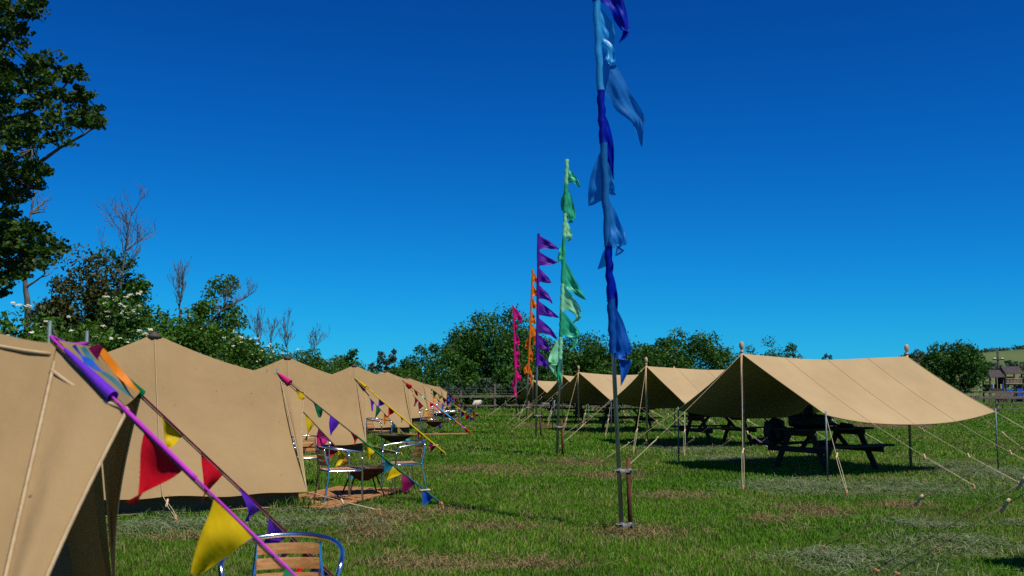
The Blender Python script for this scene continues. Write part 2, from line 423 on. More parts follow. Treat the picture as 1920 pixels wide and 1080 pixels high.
# ------------------------------------------------------------------ bell-roofed canvas tents with a porch
def tent(cx, cy, th, label, zp=2.2, zs=1.0, Q1=(1.9, -0.62, 1.42), Q2=(1.78, 0.5, 1.465), seed=0, detail=1):
    t = thing('canvas_tent', label, 'tent', (cx, cy, 0), R(th), 'canvas tents pitched in a row')
    rng = random.Random(seed); Hp = 1.66*zs; zp *= zs; W = 0.35; U = 1.6
    P1, P2 = Vector((U, -W, Hp)), Vector((U, W, Hp)); Q1, Q2 = Vector(Q1), Vector(Q2); Q1.z *= zs; Q2.z *= zs
    A1, A2 = Vector((1.68, -1.84, 0.215)), Vector((1.5, 1.84, 0.215))
    ph = [rng.uniform(0, 6.28) for _ in range(8)]
    def ridge(u, s):
        a = min(1, abs(u)/U)
        return Vector((u, s*(W*a**0.9+0.015), Hp + (zp-Hp)*(1-a)**1.45))
    def hem(u, s):
        a = u/U
        pull = 0.05*math.exp(-(u/0.3)**2) + 0.05*math.exp(-((abs(u)-U)/0.2)**2)
        end = A1.x if s < 0 else A2.x
        return Vector((a*(end if u > 0 else 1.66), s*(1.80+pull*0.8+0.02*math.sin(5*u+ph[0])), 0.20+pull*0.5+0.012*math.sin(7*u+ph[1])))
    def wall(s):
        def fn(i, j):
            u = -U + 2*U*i; p = lerp(ridge(u, s), hem(u, s), j)
            bow = math.sin(math.pi*j)
            p.z -= 0.045*bow; p.y += -s*0.05*bow
            # tension folds fanning out from the peak and from the two posts
            fold = 0.010*math.sin(34*u*(0.35+0.65*j)/(0.25+j)+ph[2])*math.exp(-j*3.0)*math.exp(-abs(u)*1.2)
            for e in (-U, U):
                dd = abs(u-e)
                ang = math.atan2(j*1.9, dd+0.05)
                fold += 0.013*math.sin(ang*20+ph[3])*math.exp(-((dd/0.75)**2))*math.sin(math.pi*min(1, j*0.95+0.03))
            fold += 0.010*math.sin(2.3*u+4*j+ph[4])*bow
            p.y += s*fold; p.z += abs(fold)*0.3
            return p
        return fn
    mb = MB()
    for s in (-1, 1): mb.grid(wall(s), 72, 26)
    mb.grid(lambda i, j: lerp(ridge(-U+2*U*i, -1), ridge(-U+2*U*i, 1), j) - Vector((0, 0, 0.02*math.sin(math.pi*j)*abs(2*i-1))), 40, 4)
    # back wall
    B1, B2 = Vector((-U, -W, Hp)), Vector((-U, W, Hp)); C1, C2 = hem(-U, -1), hem(-U, 1)
    mb.grid(lambda i, j: lerp(lerp(B1, B2, i), lerp(C1, C2, i), j) - Vector((0.05*math.sin(math.pi*i)*j, 0, 0)), 12, 8)
    # porch cheeks: post top, porch corner, foot corner
    for (P, Q, A, s) in ((P1, Q1, A1, -1), (P2, Q2, A2, 1)):
        def cheek(i, j, P=P, Q=Q, A=A, s=s):
            a = lerp(P, A, j); b = lerp(Q, A, j); k = 1-j
            b = b + Vector((-0.05*math.sin(math.pi*j), 0, 0))
            p = lerp(a, b, i)
            p.y += s*0.018*math.sin(i*9+ph[5])*k*math.sin(math.pi*j)
            p.y += s*0.03*math.sin(math.pi*i)*math.sin(math.pi*j)
            return p
        mb.grid(cheek, 10, 20)
    can = mb.build('canvas', 'canvas', t)
    pr = MB()
    def porch(i, j):
        p = lerp(lerp(P1, P2, j), lerp(Q1, Q2, j), i)
        p.z += 0.012 - 0.06*math.sin(math.pi*j)*i + 0.012*math.sin(8*j+ph[6])*i; p.x += -0.07*math.sin(math.pi*j)*i
        return p
    pr.grid(porch, 12, 16); pr.build('porch_roof', 'canvas', t)
    def tape(pts, r):
        tp = MB(); tp.tube(pts, r, 4); tp.build('seam_tape', 'tape', can)
    for s in (-1, 1):
        f = wall(s); q = []
        for k in range(1, 25): q.append(f(0.5, k/24) + Vector((0, s*0.006, 0.006)))
        tape(q, 0.008)
    for (P, Q, A, s) in ((P1, Q1, A1, -1), (P2, Q2, A2, 1)):
        tape([lerp(P, A, k/20)+Vector((0.005, s*0.008, 0)) for k in range(1, 21)], 0.008)
        tape([lerp(Q, A, k/20)+Vector((-0.05*math.sin(math.pi*k/20), s*0.006, 0)) for k in range(0, 21)], 0.008)
        tape([lerp(lerp(P, A, 0.07), Q, k/8)+Vector((0, s*0.012, -0.02*math.sin(math.pi*k/8))) for k in range(9)], 0.008)
    # eave tape running back along the roof from the posts
    for s in ((-1, 1) if seed == 1 else ()):
        f = wall(s)
        tape([f(1-0.004-k/16*0.48, 0.03-0.012*k/16) + Vector((0, s*0.006, 0.006-0.03*math.sin(math.pi*k/16)*0)) for k in range(17)], 0.007)
    sk = MB()
    path = [(-1.58, -1.62), (1.63, -1.62), (1.45, 1.6), (-1.58, 1.6)]
    segs = []
    for k in range(4):
        a, b = path[k], path[(k+1) % 4]
        for q in range(14):
            tt = q/14; segs.append((a[0]+(b[0]-a[0])*tt, a[1]+(b[1]-a[1])*tt))
    n = len(segs)
    def skf(i, j):
        k = int(round(i*n)) % n; x, y = segs[k]; wv = 0.018*math.sin(k*1.9+ph[7])*(1-j)
        return Vector((x*(1+wv*0.4), y*(1+wv*0.4), 0.012+0.25*j))
    sk.grid(skf, n, 3); sk.build('mud_skirt', 'skirt', t)
    sod = MB()
    def sodf(i, j):
        k = int(round(i*n)) % n; x, y = segs[k]; o = 1.012+0.05*j
        return Vector((x*o, y*o, 0.042-0.022*j+0.010*math.sin(k*1.3+ph[1])))
    sod.grid(sodf, n, 2); sod.build('sod_cloth', 'sod', t)
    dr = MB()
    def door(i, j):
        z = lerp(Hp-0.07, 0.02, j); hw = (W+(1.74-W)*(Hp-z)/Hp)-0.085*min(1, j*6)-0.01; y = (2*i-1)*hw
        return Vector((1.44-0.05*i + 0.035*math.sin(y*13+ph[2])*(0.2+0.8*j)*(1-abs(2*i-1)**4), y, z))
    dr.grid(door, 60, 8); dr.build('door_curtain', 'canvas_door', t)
    for P in (P1, P2):
        p = MB(); p.tube([P+Vector((-0.03, 0, 0.085*zs)), P+Vector((-0.03, 0, -0.2)), Vector((1.32, P.y, 0))], 0.008, 8); p.build('door_pole', 'pole_green', t)
    cpm = MB(); cpm.lathe([(0.11, -0.062), (0.07, -0.022), (0.02, 0.012), (0.012, 0.02)], (0, 0, zp+0.012), 10); cpm.build('peak_cap', 'cap', t)
    tm = t.matrix_world if False else Matrix.Translation((cx, cy, 0)) @ Matrix.Rotation(R(th), 4, 'Z')
    wp = lambda v: tm @ Vector(v)
    guy(t, wp((0, -1.87, 0.24)), wp((0.1, -2.42, 0.0)), 0.35, tlen=0.12)
    guy(t, wp((1.68, -1.9, 0.22)), wp((2.35, -2.75, 0.0)), 0.5, tlen=0.09)
    guy(t, wp((-1.66, -1.9, 0.22)), wp((-2.2, -2.6, 0.0)), 0.5, tlen=0.09)
    guy(t, wp((1.5, 1.9, 0.22)), wp((2.1, 2.6, 0.0)), 0.5, tlen=0.09)
    guy(t, wp((-1.66, 1.9, 0.22)), wp((-2.2, 2.6, 0.0)), 0.5, tlen=0.09)
    guy(t, wp((0, 1.87, 0.24)), wp((0.05, 2.45, 0.0)), 0.35, tlen=0.12)
    return dict(t=t, P1=wp(P1+Vector((-0.03, 0, 0.03))), P2=wp(P2+Vector((-0.03, 0, 0.03))), wp=wp, Q1=wp(Q1), Q2=wp(Q2))

T = []
T.append(tent(-3.35, 3.83, 12, 'nearest beige canvas tent, cut off by the left edge of the photo', seed=1))
T.append(tent(-4.80, 13.60, 24, 'beige tent with sharp dark-capped peak and mildew-speckled side, behind the nearest tent', seed=2))
T.append(tent(-5.37, 24.30, 15, 'third beige tent back, the one hung with the yellow-taped bunting', seed=3))
T.append(tent(-5.25, 33.80, 14, 'fourth beige tent back, hung with the multicoloured ribbon bunting beside its fire pit', seed=4))
T.append(tent(-5.45, 43.60, 14, 'beige tent second from the far end of the row, before the low last tent', seed=5, zs=0.98))
T.append(tent(-5.20, 50.50, 14, 'farthest and smallest-looking beige tent at the fence end of the row', seed=6, zs=0.88))

# ------------------------------------------------------------------ bunting strung along the front guys
def rope_pts(a, b, sag, n=40):
    return [lerp(a, b, i/n) - Vector((0, 0, sag*4*(i/n)*(1-i/n))) for i in range(n+1)]
def t_for_px(a, b, px):
    lo, hi = 0.0, 1.0; sgn = proj(b)[0] > proj(a)[0]
    for _ in range(40):
        m = (lo+hi)/2
        if (proj(lerp(a, b, m))[0] < px) == sgn: lo = m
        else: hi = m
    return lo
def pennant(parent, a, b, tip, col, rng, curl=0.04):
    """triangular cloth with its base a-b along the cord"""
    mb = MB(); ph = rng.uniform(0, 6); nrm = (b-a).cross(tip-a).normalized(); k1 = rng.uniform(-1, 1)
    def fn(i, j):
        p = lerp(lerp(a, b, i), tip, j)
        L = (b-a).length
        return p + nrm*(curl*(math.sin(i*3.6+j*2.4+ph)*0.9*min(1, j*2.5) + k1*0.6*math.sin(math.pi*j)))*L/0.3
    mb.grid(fn, 8, 9)
    o = mb.build('pennant', 'f_'+col, parent, world=True)
    return o
def rolled(parent, a, b, col, r0=0.012, r1=0.03):
    mb = MB(); mb.tube([lerp(a, b, k/8)+Vector((0, 0, 0.004)) for k in range(9)], [r0+(r1-r0)*(k/8)**0.8 for k in range(9)], 10, cap=False)
    o = mb.build('pennant', 'f_'+col, parent, world=True)
    o['label'] = 'pennant rolled tight round the cord'
    return o
def strip(parent, pts, col, w=0.02):
    mb = MB(); P = smooth_path(pts, 5); N = len(P)
    mb.grid(lambda i, j: P[int(round(i*(N-1)))] + (P[min(N-1, int(round(i*(N-1)))+1)]-P[max(0, int(round(i*(N-1)))-1)]).cross(Vector((0.3, -0.7, 0.65))).normalized()*(j-0.5)*w*math.sin(math.pi*min(1, 0.25+0.75*i)*0.95), N-1, 2)
    return mb.build('pennant', 'f_'+col, parent, world=True)
def bunting(name_label, a, b, cord, spec=None, rolls=(), auto=None, n_auto=9, seed=0, t0=0.15, tape=None, tw=0.010, toggle=True):
    rng = random.Random(seed)
    t = thing('bunting', name_label, 'bunting', (b.x, b.y, 0), 0, 'strings of bunting on the tent guy ropes')
    d = b-a
    for i, (c, f0, f1, rr) in enumerate(tape or [(cord, 0, 1, tw)]):
        mb = MB(); mb.tube([lerp(a, b, lerp(f0, f1, k/12)) for k in range(13)], rr, 6); mb.build('cord', c, t, world=True)
    gr = MB(); off = Vector((0, 0, -0.013)); gr.tube([lerp(a, b, k/12)+off for k in range(13)], 0.004, 5); gr.build('cord', 'rope_dark', t, world=True)
    for (x0, x1, c, r0, r1) in rolls:
        rolled(t, lerp(a, b, t_for_px(a, b, x0)), lerp(a, b, t_for_px(a, b, x1)), c, r0, r1)
    for (x0, x1, c, tx, ty) in spec or ():
        u0, u1 = t_for_px(a, b, x0), t_for_px(a, b, x1)
        p0, p1 = lerp(a, b, u0), lerp(a, b, u1)
        tip = at(tx, ty, (p0.y+p1.y)/2 - 0.02)
        pennant(t, p0, p1, tip, c, rng)
    if auto:
        L = d.length; s = t0
        for k in range(n_auto):
            ln = 0.26/L; u0 = t0 + (1-0.03-t0-ln)*k/max(1, n_auto-1) + rng.uniform(-0.01, 0.01)
            p0, p1 = lerp(a, b, u0), lerp(a, b, u0+ln); mid = (p0+p1)/2
            drop = Vector((d.x, d.y, 0)).normalized()*rng.uniform(-0.14, -0.02) + Vector((rng.uniform(-.04, .04), rng.uniform(-.08, .08), -rng.uniform(0.18, 0.30)))
            tip = mid + drop; tip.z = max(tip.z, 0.03)
            pennant(t, p0, p1, tip, auto[(k+seed) % len(auto)], rng, 0.05)
    if toggle:
        c = lerp(a, b, 0.9); tg = MB(); ax = Vector((0.95, -0.2, 0.1)).normalized()
        tg.tube([c-ax*0.07, c-ax*0.04, c, c+ax*0.05, c+ax*0.07], [0.010, 0.016, 0.013, 0.016, 0.010], 8); tg.build('toggle', 'toggle', t, world=True)
    peg_mesh((b.x, b.y, 0), -Vector((d.x, d.y, 0))).build('peg', 'peg', t, world=True, smooth=False)
    return t
AUTO = ['red', 'teal', 'yellow', 'purple', 'maroon', 'green', 'orange', 'blue', 'pink', 'navy']

# nearest tent
a, b = T[0]['P1'], Vector((0.55, 2.50, 0.04))
bt = bunting('closest bunting with magenta tape crossing in front of the slatted chair at lower left', a, b, 'f_magenta',
        spec=[(272, 347, 'red', 246, 944), (402, 478, 'yellow', 366, 1077), (536, 600, 'green', 520, 1130), (660, 740, 'blue', 640, 1230)],
        rolls=[(122, 212, 'violet', 0.007, 0.022)],
        tape=[('f_magenta', 0, 0.16, 0.005), ('f_magenta', 0.16, 0.30, 0.009), ('f_magenta', 0.30, 1, 0.005)], toggle=False)
a2, b2 = T[0]['P2'], Vector((-0.63, 5.99, 0.04))
bt2 = bunting('bunting behind the magenta taped one, with blue and orange strips on the porch', a2, b2, 'f_maroon',
        spec=[(299, 346, 'yellow', 318, 838), (377, 420, 'red', 378, 942), (447, 492, 'purple', 464, 978), (504, 544, 'purple', 490, 1040),
              (548, 566, 'pink', 512, 1062), (570, 590, 'red', 556, 1075), (592, 622, 'navy', 578, 1085)],
        rolls=[(216, 266, 'green', 0.008, 0.022)], tape=[('f_maroon', 0, 1, 0.0045)], toggle=False)
mb = MB(); mb.tube([lerp(T[0]['P1'], T[0]['P2'], k/6)-Vector((0, 0, 0.02*math.sin(math.pi*k/6))) for k in range(7)], 0.009, 6); mb.build('cord', 'f_magenta', bt2, world=True)
def onporch(px, py, f):
    p1, p2, q1, q2 = T[0]['P1'], T[0]['P2'], T[0]['Q1'], T[0]['Q2']
    y = lerp(lerp(p1.y, p2.y, f[0]), lerp(q1.y, q2.y, f[0]), f[1]); return at(px, py, y)
strip(bt2, [onporch(137, 648, (.3, 0)), onporch(147, 668, (.35, .15)), onporch(165, 678, (.35, .3)), onporch(180, 690, (.35, .45)), onporch(192, 698, (.35, .5))], 'blue', 0.034)
strip(bt2, [onporch(192, 698, (.35, .5)), onporch(212, 712, (.35, .65)), onporch(230, 730, (.35, .8)), onporch(244, 744, (.35, .9))], 'teal', 0.02)
strip(bt2, [onporch(153, 651, (.55, 0)), onporch(163, 666, (.55, .15)), onporch(178, 676, (.55, .3))], 'teal', 0.035)
strip(bt2, [onporch(172, 650, (.8, 0)), onporch(176, 662, (.8, .1)), onporch(181, 674, (.8, .25))], 'maroon', 0.09)
strip(bt2, [onporch(190, 656, (1, 0)), onporch(200, 670, (.97, .2)), onporch(222, 697, (.95, .5)), onporch(244, 720, (.9, .75)), onporch(262, 735, (.9, .95))], 'orange', 0.04)

# second tent
a, b = T[1]['P1'], Vector((-0.85, 12.72, 0.04))
bunting('bunting from the speckled tent ending at blue and orange pennants in the grass', a, b, 'rope_dark',
        spec=[(554, 574, 'yellow', 555, 763), (585, 606, 'green', 599, 783), (619, 637, 'purple', 620, 816), (655, 672, 'red', 665, 835),
              (684, 704, 'yellow', 694, 862), (722, 742, 'teal', 717, 890), (738, 756, 'yellow', 722, 903), (754, 779, 'maroon', 757, 927),
              (792, 812, 'blue', 793, 950), (820, 834, 'orange', 828, 955)],
        rolls=[(523, 544, 'pink', 0.012, 0.042)], tape=[('rope_dark', 0, 0.5, 0.006), ('f_green', 0.5, 0.8, 0.010), ('f_teal', 0.8, 1, 0.010)], seed=3)
a, b = T[1]['P2'], Vector((-2.42, 16.75, 0.04))
bunting('bunting passing behind the chairs and fire pit of the speckled tent', a, b, 'rope_dark',
        spec=[(553, 566, 'green', 553, 810), (573, 589, 'yellow', 573, 826), (597, 617, 'pink', 596, 838), (622, 637, 'red', 608, 864), (632, 650, 'yellow', 630, 875), (646, 660, 'orange', 640, 876),
              (662, 672, 'cyan', 656, 902), (672, 681, 'maroon', 674, 906)], tape=[('rope_dark', 0, 1, 0.006)], seed=4)
# third tent
a, b = T[2]['P1'], Vector((-1.45, 22.3, 0.04))
bunting('bright yellow taped bunting down to the grass from the third tent', a, b, 'f_yellow',
        spec=[(693, 702, 'green', 702, 738), (711, 722, 'purple', 707.5, 764), (729, 740, 'red', 727, 781), (749, 758, 'olive', 753, 792),
              (767, 778, 'green', 767, 809), (783, 794, 'maroon', 783, 829), (786, 792, 'yellow', 788, 832), (806, 817, 'maroon', 808, 847), (825, 836, 'navy', 827, 857)],
        rolls=[(674, 686, 'yellow', 0.02, 0.04)], tape=[('f_yellow', 0, 1, 0.018)], seed=5)
a, b = T[2]['P2'], Vector((-2.55, 26.3, 0.04))
bunting('bunting with purple, green and orange pennants behind the yellow taped one', a, b, 'rope',
        spec=[(693, 702, 'purple', 698, 771), (706, 715, 'green', 701, 790), (720, 729, 'orange', 721, 796), (733, 743, 'teal', 733, 814), (745, 752, 'olive', 748, 825), (757, 768, 'cyan', 768, 836)],
        tape=[('rope', 0, 1, 0.009)], seed=6)
# fourth
a, b = T[3]['P1'], Vector((-1.28, 31.9, 0.04))
bunting('multicoloured ribbon bunting ending in red at the grass beyond the yellow one', a, b, 'f_red',
        spec=[(774, 783, 'brown', 783, 742), (791, 799, 'mint', 796, 750), (806, 813, 'red', 807, 764), (824, 831, 'pink', 826, 776), (829, 836, 'red', 830, 781), (852, 858, 'brown', 853, 796), (868, 875, 'red', 876, 812), (878, 884, 'navy', 881, 817)],
        rolls=[(762, 770, 'red', 0.02, 0.06)],
        tape=[('f_red', 0, 0.3, 0.010), ('rope', 0.3, 0.45, 0.008), ('f_pink', 0.45, 0.55, 0.022), ('f_cyan', 0.55, 0.72, 0.024), ('f_blue', 0.72, 0.78, 0.026), ('f_orange', 0.78, 0.86, 0.024), ('f_magenta', 0.86, 0.92, 0.024), ('f_red', 0.92, 1, 0.026)], seed=7)
a, b = T[3]['P2'], Vector((-2.4, 35.9, 0.04))
bunting('purple and maroon bunting half hidden by the fourth tent and its slatted chair', a, b, 'rope_dark', auto=['purple', 'maroon', 'maroon', 'yellow', 'orange', 'red'], n_auto=7, seed=6, t0=0.2, tape=[('rope_dark', 0, 1, 0.008)])
# fifth, sixth
a, b = T[4]['P1'], Vector((-1.5, 43.0, 0.04))
bunting('bunting with light blue and dark brown pennants from the second farthest tent', a, b, 'rope_dark',
        auto=['cyan', 'brown', 'green', 'olive', 'red', 'purple', 'green', 'yellow', 'maroon', 'red', 'blue', 'navy'], n_auto=11, seed=0, t0=0.02, tape=[('rope_dark', 0, 0.6, 0.008), ('f_yellow', 0.6, 0.8, 0.02), ('f_maroon', 0.8, 1, 0.02)])
a, b = T[4]['P2'], Vector((-2.5, 47.0, 0.04))
bunting('bunting of teal and maroon pennants over the dark blue chair', a, b, 'rope_dark', auto=['teal', 'maroon', 'orange', 'navy', 'blue', 'brown'], n_auto=8, seed=0, t0=0.1, tape=[('rope_dark', 0, 1, 0.008)])
a, b = T[5]['P1'], Vector((-1.5, 49.2, 0.04))
bunting('bunting with purple, pink and yellow pennants from the farthest tent', a, b, 'rope_dark', auto=['red', 'green', 'purple', 'pink', 'yellow', 'navy', 'brown', 'blue', 'orange', 'maroon'], n_auto=10, seed=0, t0=0.04, tape=[('rope_dark', 0, 1, 0.008)])
a, b = T[5]['P2'], Vector((-2.3, 53.2, 0.04))
bunting('farthest bunting of red and dark pennants near the fence', a, b, 'rope_dark', auto=['red', 'maroon', 'blue', 'teal', 'brown'], n_auto=8, seed=0, t0=0.1, tape=[('rope_dark', 0, 1, 0.008)])

# ------------------------------------------------------------------ open shelters (fly sheets)
def shelter(F, label, zr=2.05, B=None, A=None, D=None, L=None, zc=1.08, seed=0, guys=True, near=False):
    F = Vector((*F, 0)); 
    B = Vector((*B, 0)) if B else F+Vector((3.36, 1.32, 0))
    A = Vector((*A, 0)) if A else F+Vector((0.92, -1.5, 0))
    D = Vector((*D, 0)) if D else A+Vector((3.6, 1.7, 0))
    L = Vector((*L, 0)) if L else F+Vector((-0.78, 2.0, 0))
    K = L+(D-A)
    t = thing('canvas_shelter', label, 'shelter', tuple((F+B)/2), 0, 'open canvas shelters over picnic tables')
    rng = random.Random(seed); ph = [rng.uniform(0, 6) for _ in range(6)]
    ax = (B-F).normalized()
    def slope(P, Q, s):
        def fn(i, j):
            top = lerp(F, B, i) + Vector((0, 0, zr - 0.075*4*i*(1-i)))
            e = lerp(P, Q, i); inw = ((F+B)/2-e); inw.z = 0; inw.normalize()
            bot = e + Vector((0, 0, zc - 0.20*4*i*(1-i))) + inw*0.02*4*i*(1-i)
            p = lerp(top, bot, j)
            edge = (2*i-1)
            p -= ax*edge*0.03*math.sin(math.pi*j)*abs(edge)     # free edges curve inward
            p.z += -0.03*math.sin(math.pi*j) + 0.008*math.sin(9*i+3*j+ph[0]) + 0.006*math.sin(17*i-4*j+ph[1])*math.sin(math.pi*j)
            return p
        return fn
    mb = MB(); fr, fl = slope(A, D, 1), slope(L, K, -1)
    mb.grid(fr, 40, 24); mb.grid(fl, 40, 24)
    can = mb.build('canopy', 'canvas_dim', t, world=True)
    sm = MB()
    for f in (fr, fl):
        for q in (0.25, 0.5, 0.75): sm.tube([f(q, k/24)+Vector((0, 0, 0.003)) for k in range(25)], 0.003, 4)
        sm.tube([f(k/40, 1) for k in range(41)], 0.009, 4)
        for q in (0, 1): sm.tube([f(q, k/24) for k in range(25)], 0.008, 4)
    sm.build('seam', 'seam_dark', can, world=True)
    for P in (F, B):
        m = MB(); m.tube([P+Vector((0, 0, -0.02)), P+Vector((0, 0, zr+0.03))], 0.026, 10)
        po = m.build('ridge_pole', 'pole_wood', t, world=True)
        m = MB(); m.lathe([(0.012, 0.0), (0.034, 0.008), (0.036, 0.022), (0.017, 0.038), (0.017, 0.048), (0.030, 0.066), (0.041, 0.10), (0.043, 0.135), (0.036, 0.168), (0.021, 0.19), (0.006, 0.198)], P+Vector((0, 0, zr+0.025)), 12)
        m.build('finial', 'finial', po, world=True)
        if near:
            m = MB(); m.tube([P+Vector((0, 0, 0.98)), P+Vector((0, 0, 1.16))], 0.029, 10); m.build('ferrule', 'steel', po, world=True)
    for P in (A, D, L, K):
        m = MB(); m.tube([P+Vector((0, 0, -0.02)), P+Vector((0, 0, zc+0.05))], 0.014, 8); m.build('corner_pole', 'pole_green', t, world=True)
    zt = Vector((0, 0, zr)); zcv = Vector((0, 0, zc-0.01))
    fwd = Vector((0.42, -0.9, 0)).normalized()
    if guys:
        guy(t, F+zt, F+Vector((-0.70, -3.0, 0)), 0.76); guy(t, F+zt, F+Vector((-2.2, -0.55, 0)), 0.72)
        guy(t, B+zt, B+Vector((2.6, 0.3, 0)), 0.72); guy(t, B+zt, B+Vector((1.4, 2.6, 0)), 0.72)
        guy(t, A+zcv, A+Vector((-0.37, -2.05, 0)), 0.55)
        guy(t, D+zcv, D+Vector((1.45, -0.95, 0)), 0.66); guy(t, D+zcv, D+Vector((1.6, -0.35, 0)), 0.66)
        guy(t, L+zcv, L+Vector((-1.5, 0.1, 0)), 0.66); guy(t, L+zcv, L+Vector((-0.75, 1.6, 0)), 0.66)
        guy(t, K+zcv, K+Vector((0.5, 1.8, 0)), 0.66)
        for q in (0.25, 0.5, 0.75):
            guy(t, fr(q, 1), fr(q, 1)*1+Vector((0.85, -1.75, -fr(q, 1).z)), 0.55)
            guy(t, fl(q, 1), fl(q, 1)*1+Vector((-0.7, 1.7, -fl(q, 1).z)), 0.55)
    return t
shelter((4.02, 17.76), 'nearest and largest-looking beige shelter at right, bags on the picnic table beneath', zr=2.06, B=(7.39, 19.0), A=(4.98, 16.2), D=(8.62, 18.19), L=(3.20, 19.66), zc=1.05, seed=1, near=True)
shelter((3.34, 25.3), 'beige shelter directly left of and behind the nearest one, right of the blue flag pole', zr=2.0, B=(6.67, 26.9), A=(4.09, 24.15), L=(2.7, 27.9), zc=1.08, seed=2)
shelter((2.19, 33.5), 'beige shelter behind the blue flag pole, between the green flag and the second shelter', zr=1.95, seed=3, zc=1.05)
shelter((2.03, 41.0), 'beige shelter just right of the green flag pole, mostly hidden by the one in front', zr=1.93, seed=4, zc=1.02)
shelter((0.98, 47.3), 'farthest beige shelter, small, right behind the purple flag pole', zr=1.78, seed=5, zc=0.9)
# the shelter just outside the right edge: its guys and shadow reach into the picture
t0 = shelter((5.12, 6.48), 'beige shelter outside the right edge, only dark guy ropes and shadow showing', seed=6, zc=1.13, L=(4.37, 8.38), guys=False)
for (p, q, tp) in (((4.37, 8.38, 1.12), (2.78, 9.30, 0), 0.55), ((5.12, 6.48, 2.05), (2.84, 8.15, 0), 0.62), ((5.12, 6.48, 2.02), (2.95, 8.02, 0), 0.70)):
    guy(t0, p, q, tp, mat='rope_dark', tlen=0.13, r=0.0036)
# ------------------------------------------------------------------ tall flag poles with pennant banners
def banner_pennant(t, top, bot, spine, Y, mat, seed, amp=0.05, drape=0.10):
    """top/bot: attach points (3D) on the pole, spine: list of 3D points ending at the tip"""
    rng = random.Random(seed); ph = rng.uniform(0, 6); k = rng.choice((-1, 1)); fr = rng.uniform(5, 9)
    mid = (top+bot)/2; P = smooth_path([mid]+list(spine), 5); N = len(P)-1; half = (top-bot)/2
    Lp = [0]
    for i in range(N): Lp.append(Lp[-1]+(P[i+1]-P[i]).length)
    tot = Lp[-1] or 1
    mb = MB()
    def fn(i, j):
        x = i*N; q = min(int(x), N-1); p = lerp(P[q], P[q+1], x-q)
        tg = (P[min(q+1, N)]-P[max(q-1, 0)]).normalized()
        perp = Vector((-tg.z, 0, tg.x))
        if perp.dot(half) < 0: perp = -perp
        steep = min(1, max(0, abs(tg.z)*1.25-0.35))
        wd = lerp(half.normalized(), perp, min(1, i*1.4)*steep); wd.normalize()
        s2 = 2*j-1
        wv = half.length*((1-i)**1.25 if s2 > 0 else (1-i)**1.02)
        p = p + wd*wv*s2
        if s2 < 0: p = p + wd*half.length*(1-i)*(-s2)*drape*math.sin(math.pi*i)
        f = math.sin(fr*i + 5*j + ph)*0.7 + math.sin(13*i - 7*j + 2*ph)*0.35 + math.sin(22*j+6*i+ph)*0.16
        p.y = p.y + amp*f*min(1, i*3.0) + k*0.10*i
        return p
    mb.grid(fn, 22, 14)
    return mb.build('pennant', mat, t, world=True)
def flagpole(label, base, top, Y, sleeve, pen, rad, clamp_px, stake_dx, stake_top, seed, bare_end, slv=0.043):
    """base/top px of the pole; pen: (y0, y1, [(px,py)...], material)"""
    rng = random.Random(seed)
    b = at(*base, Y); b.z = 0; tp = at(*top, Y)
    t = thing('flag_pole', label, 'flag', (b.x, b.y, 0), 0, 'tall flag poles along the grass lane')
    def on(py):
        f = (py-base[1])/(top[1]-base[1]); return at(lerp(base[0], top[0], f), py, Y)
    m = MB(); m.tube([b-Vector((0, 0, 0.02)), lerp(b, tp, .33), lerp(b, tp, .66), tp], [rad, rad, rad*0.97, rad*0.92], 12); m.build('pole', 'steel', t, world=True)
    for (y0, y1, mt) in sleeve:
        m = MB(); n = 14
        p0, p1 = on(y0), on(y1); q = []; rs = []
        for k in range(n+1):
            p = lerp(p0, p1, k/n); q.append(p + Vector((0.006*math.sin(k*1.3+seed), -0.004, 0))); rs.append(slv+0.0035*math.sin(k*2.1+seed*3))
        m.tube(q, rs, 12, cap=False); m.build('sleeve', mt, t, world=True)
    for i, (y0, y1, sp_, mt) in enumerate(pen):
        pts = [at(px, py, Y) for px, py in sp_]
        banner_pennant(t, on(y0), on(y1), pts, Y, mt, seed*100+i, amp=0.035 if Y > 15 else 0.03)
    # rusty stake driven in beside it, two scaffold couplers
    sx = Vector((stake_dx, 0.01, 0)); m = MB()
    m.tube([b+sx+Vector((0.02, 0, -0.05)), b+sx+Vector((0.01, 0, stake_top*0.5)), b+sx+Vector((0, 0, stake_top))], 0.024, 10); m.build('stake', 'rust', t, world=True)
    for z in clamp_px:
        m = MB(); f = z/(tp.z); c = lerp(b, tp, f); c2 = b+sx+Vector((0.01, 0, z))
        for cc in (c, c2):
            m.tube([cc+Vector((0, 0, -0.022)), cc+Vector((0, 0, 0.022))], (rad if cc is c else 0.024)*1.3, 12)
        m.beam(c+Vector((-0.065, -0.03, 0.004)), c2+Vector((0.065, -0.03, 0.004)), 0.014, 0.012, 0.002)
        m.beam(c+Vector((0.0, -0.06, 0)), c2+Vector((0, -0.06, 0)), 0.02, 0.035, 0.003)
        for ex in (-0.06, 0.06): m.tube([(c if ex < 0 else c2)+Vector((ex, -0.045, 0.004)), (c if ex < 0 else c2)+Vector((ex, -0.01, 0.004))], 0.013, 6)
        m.build('clamp', 'clampsteel', t, world=True)
    return t
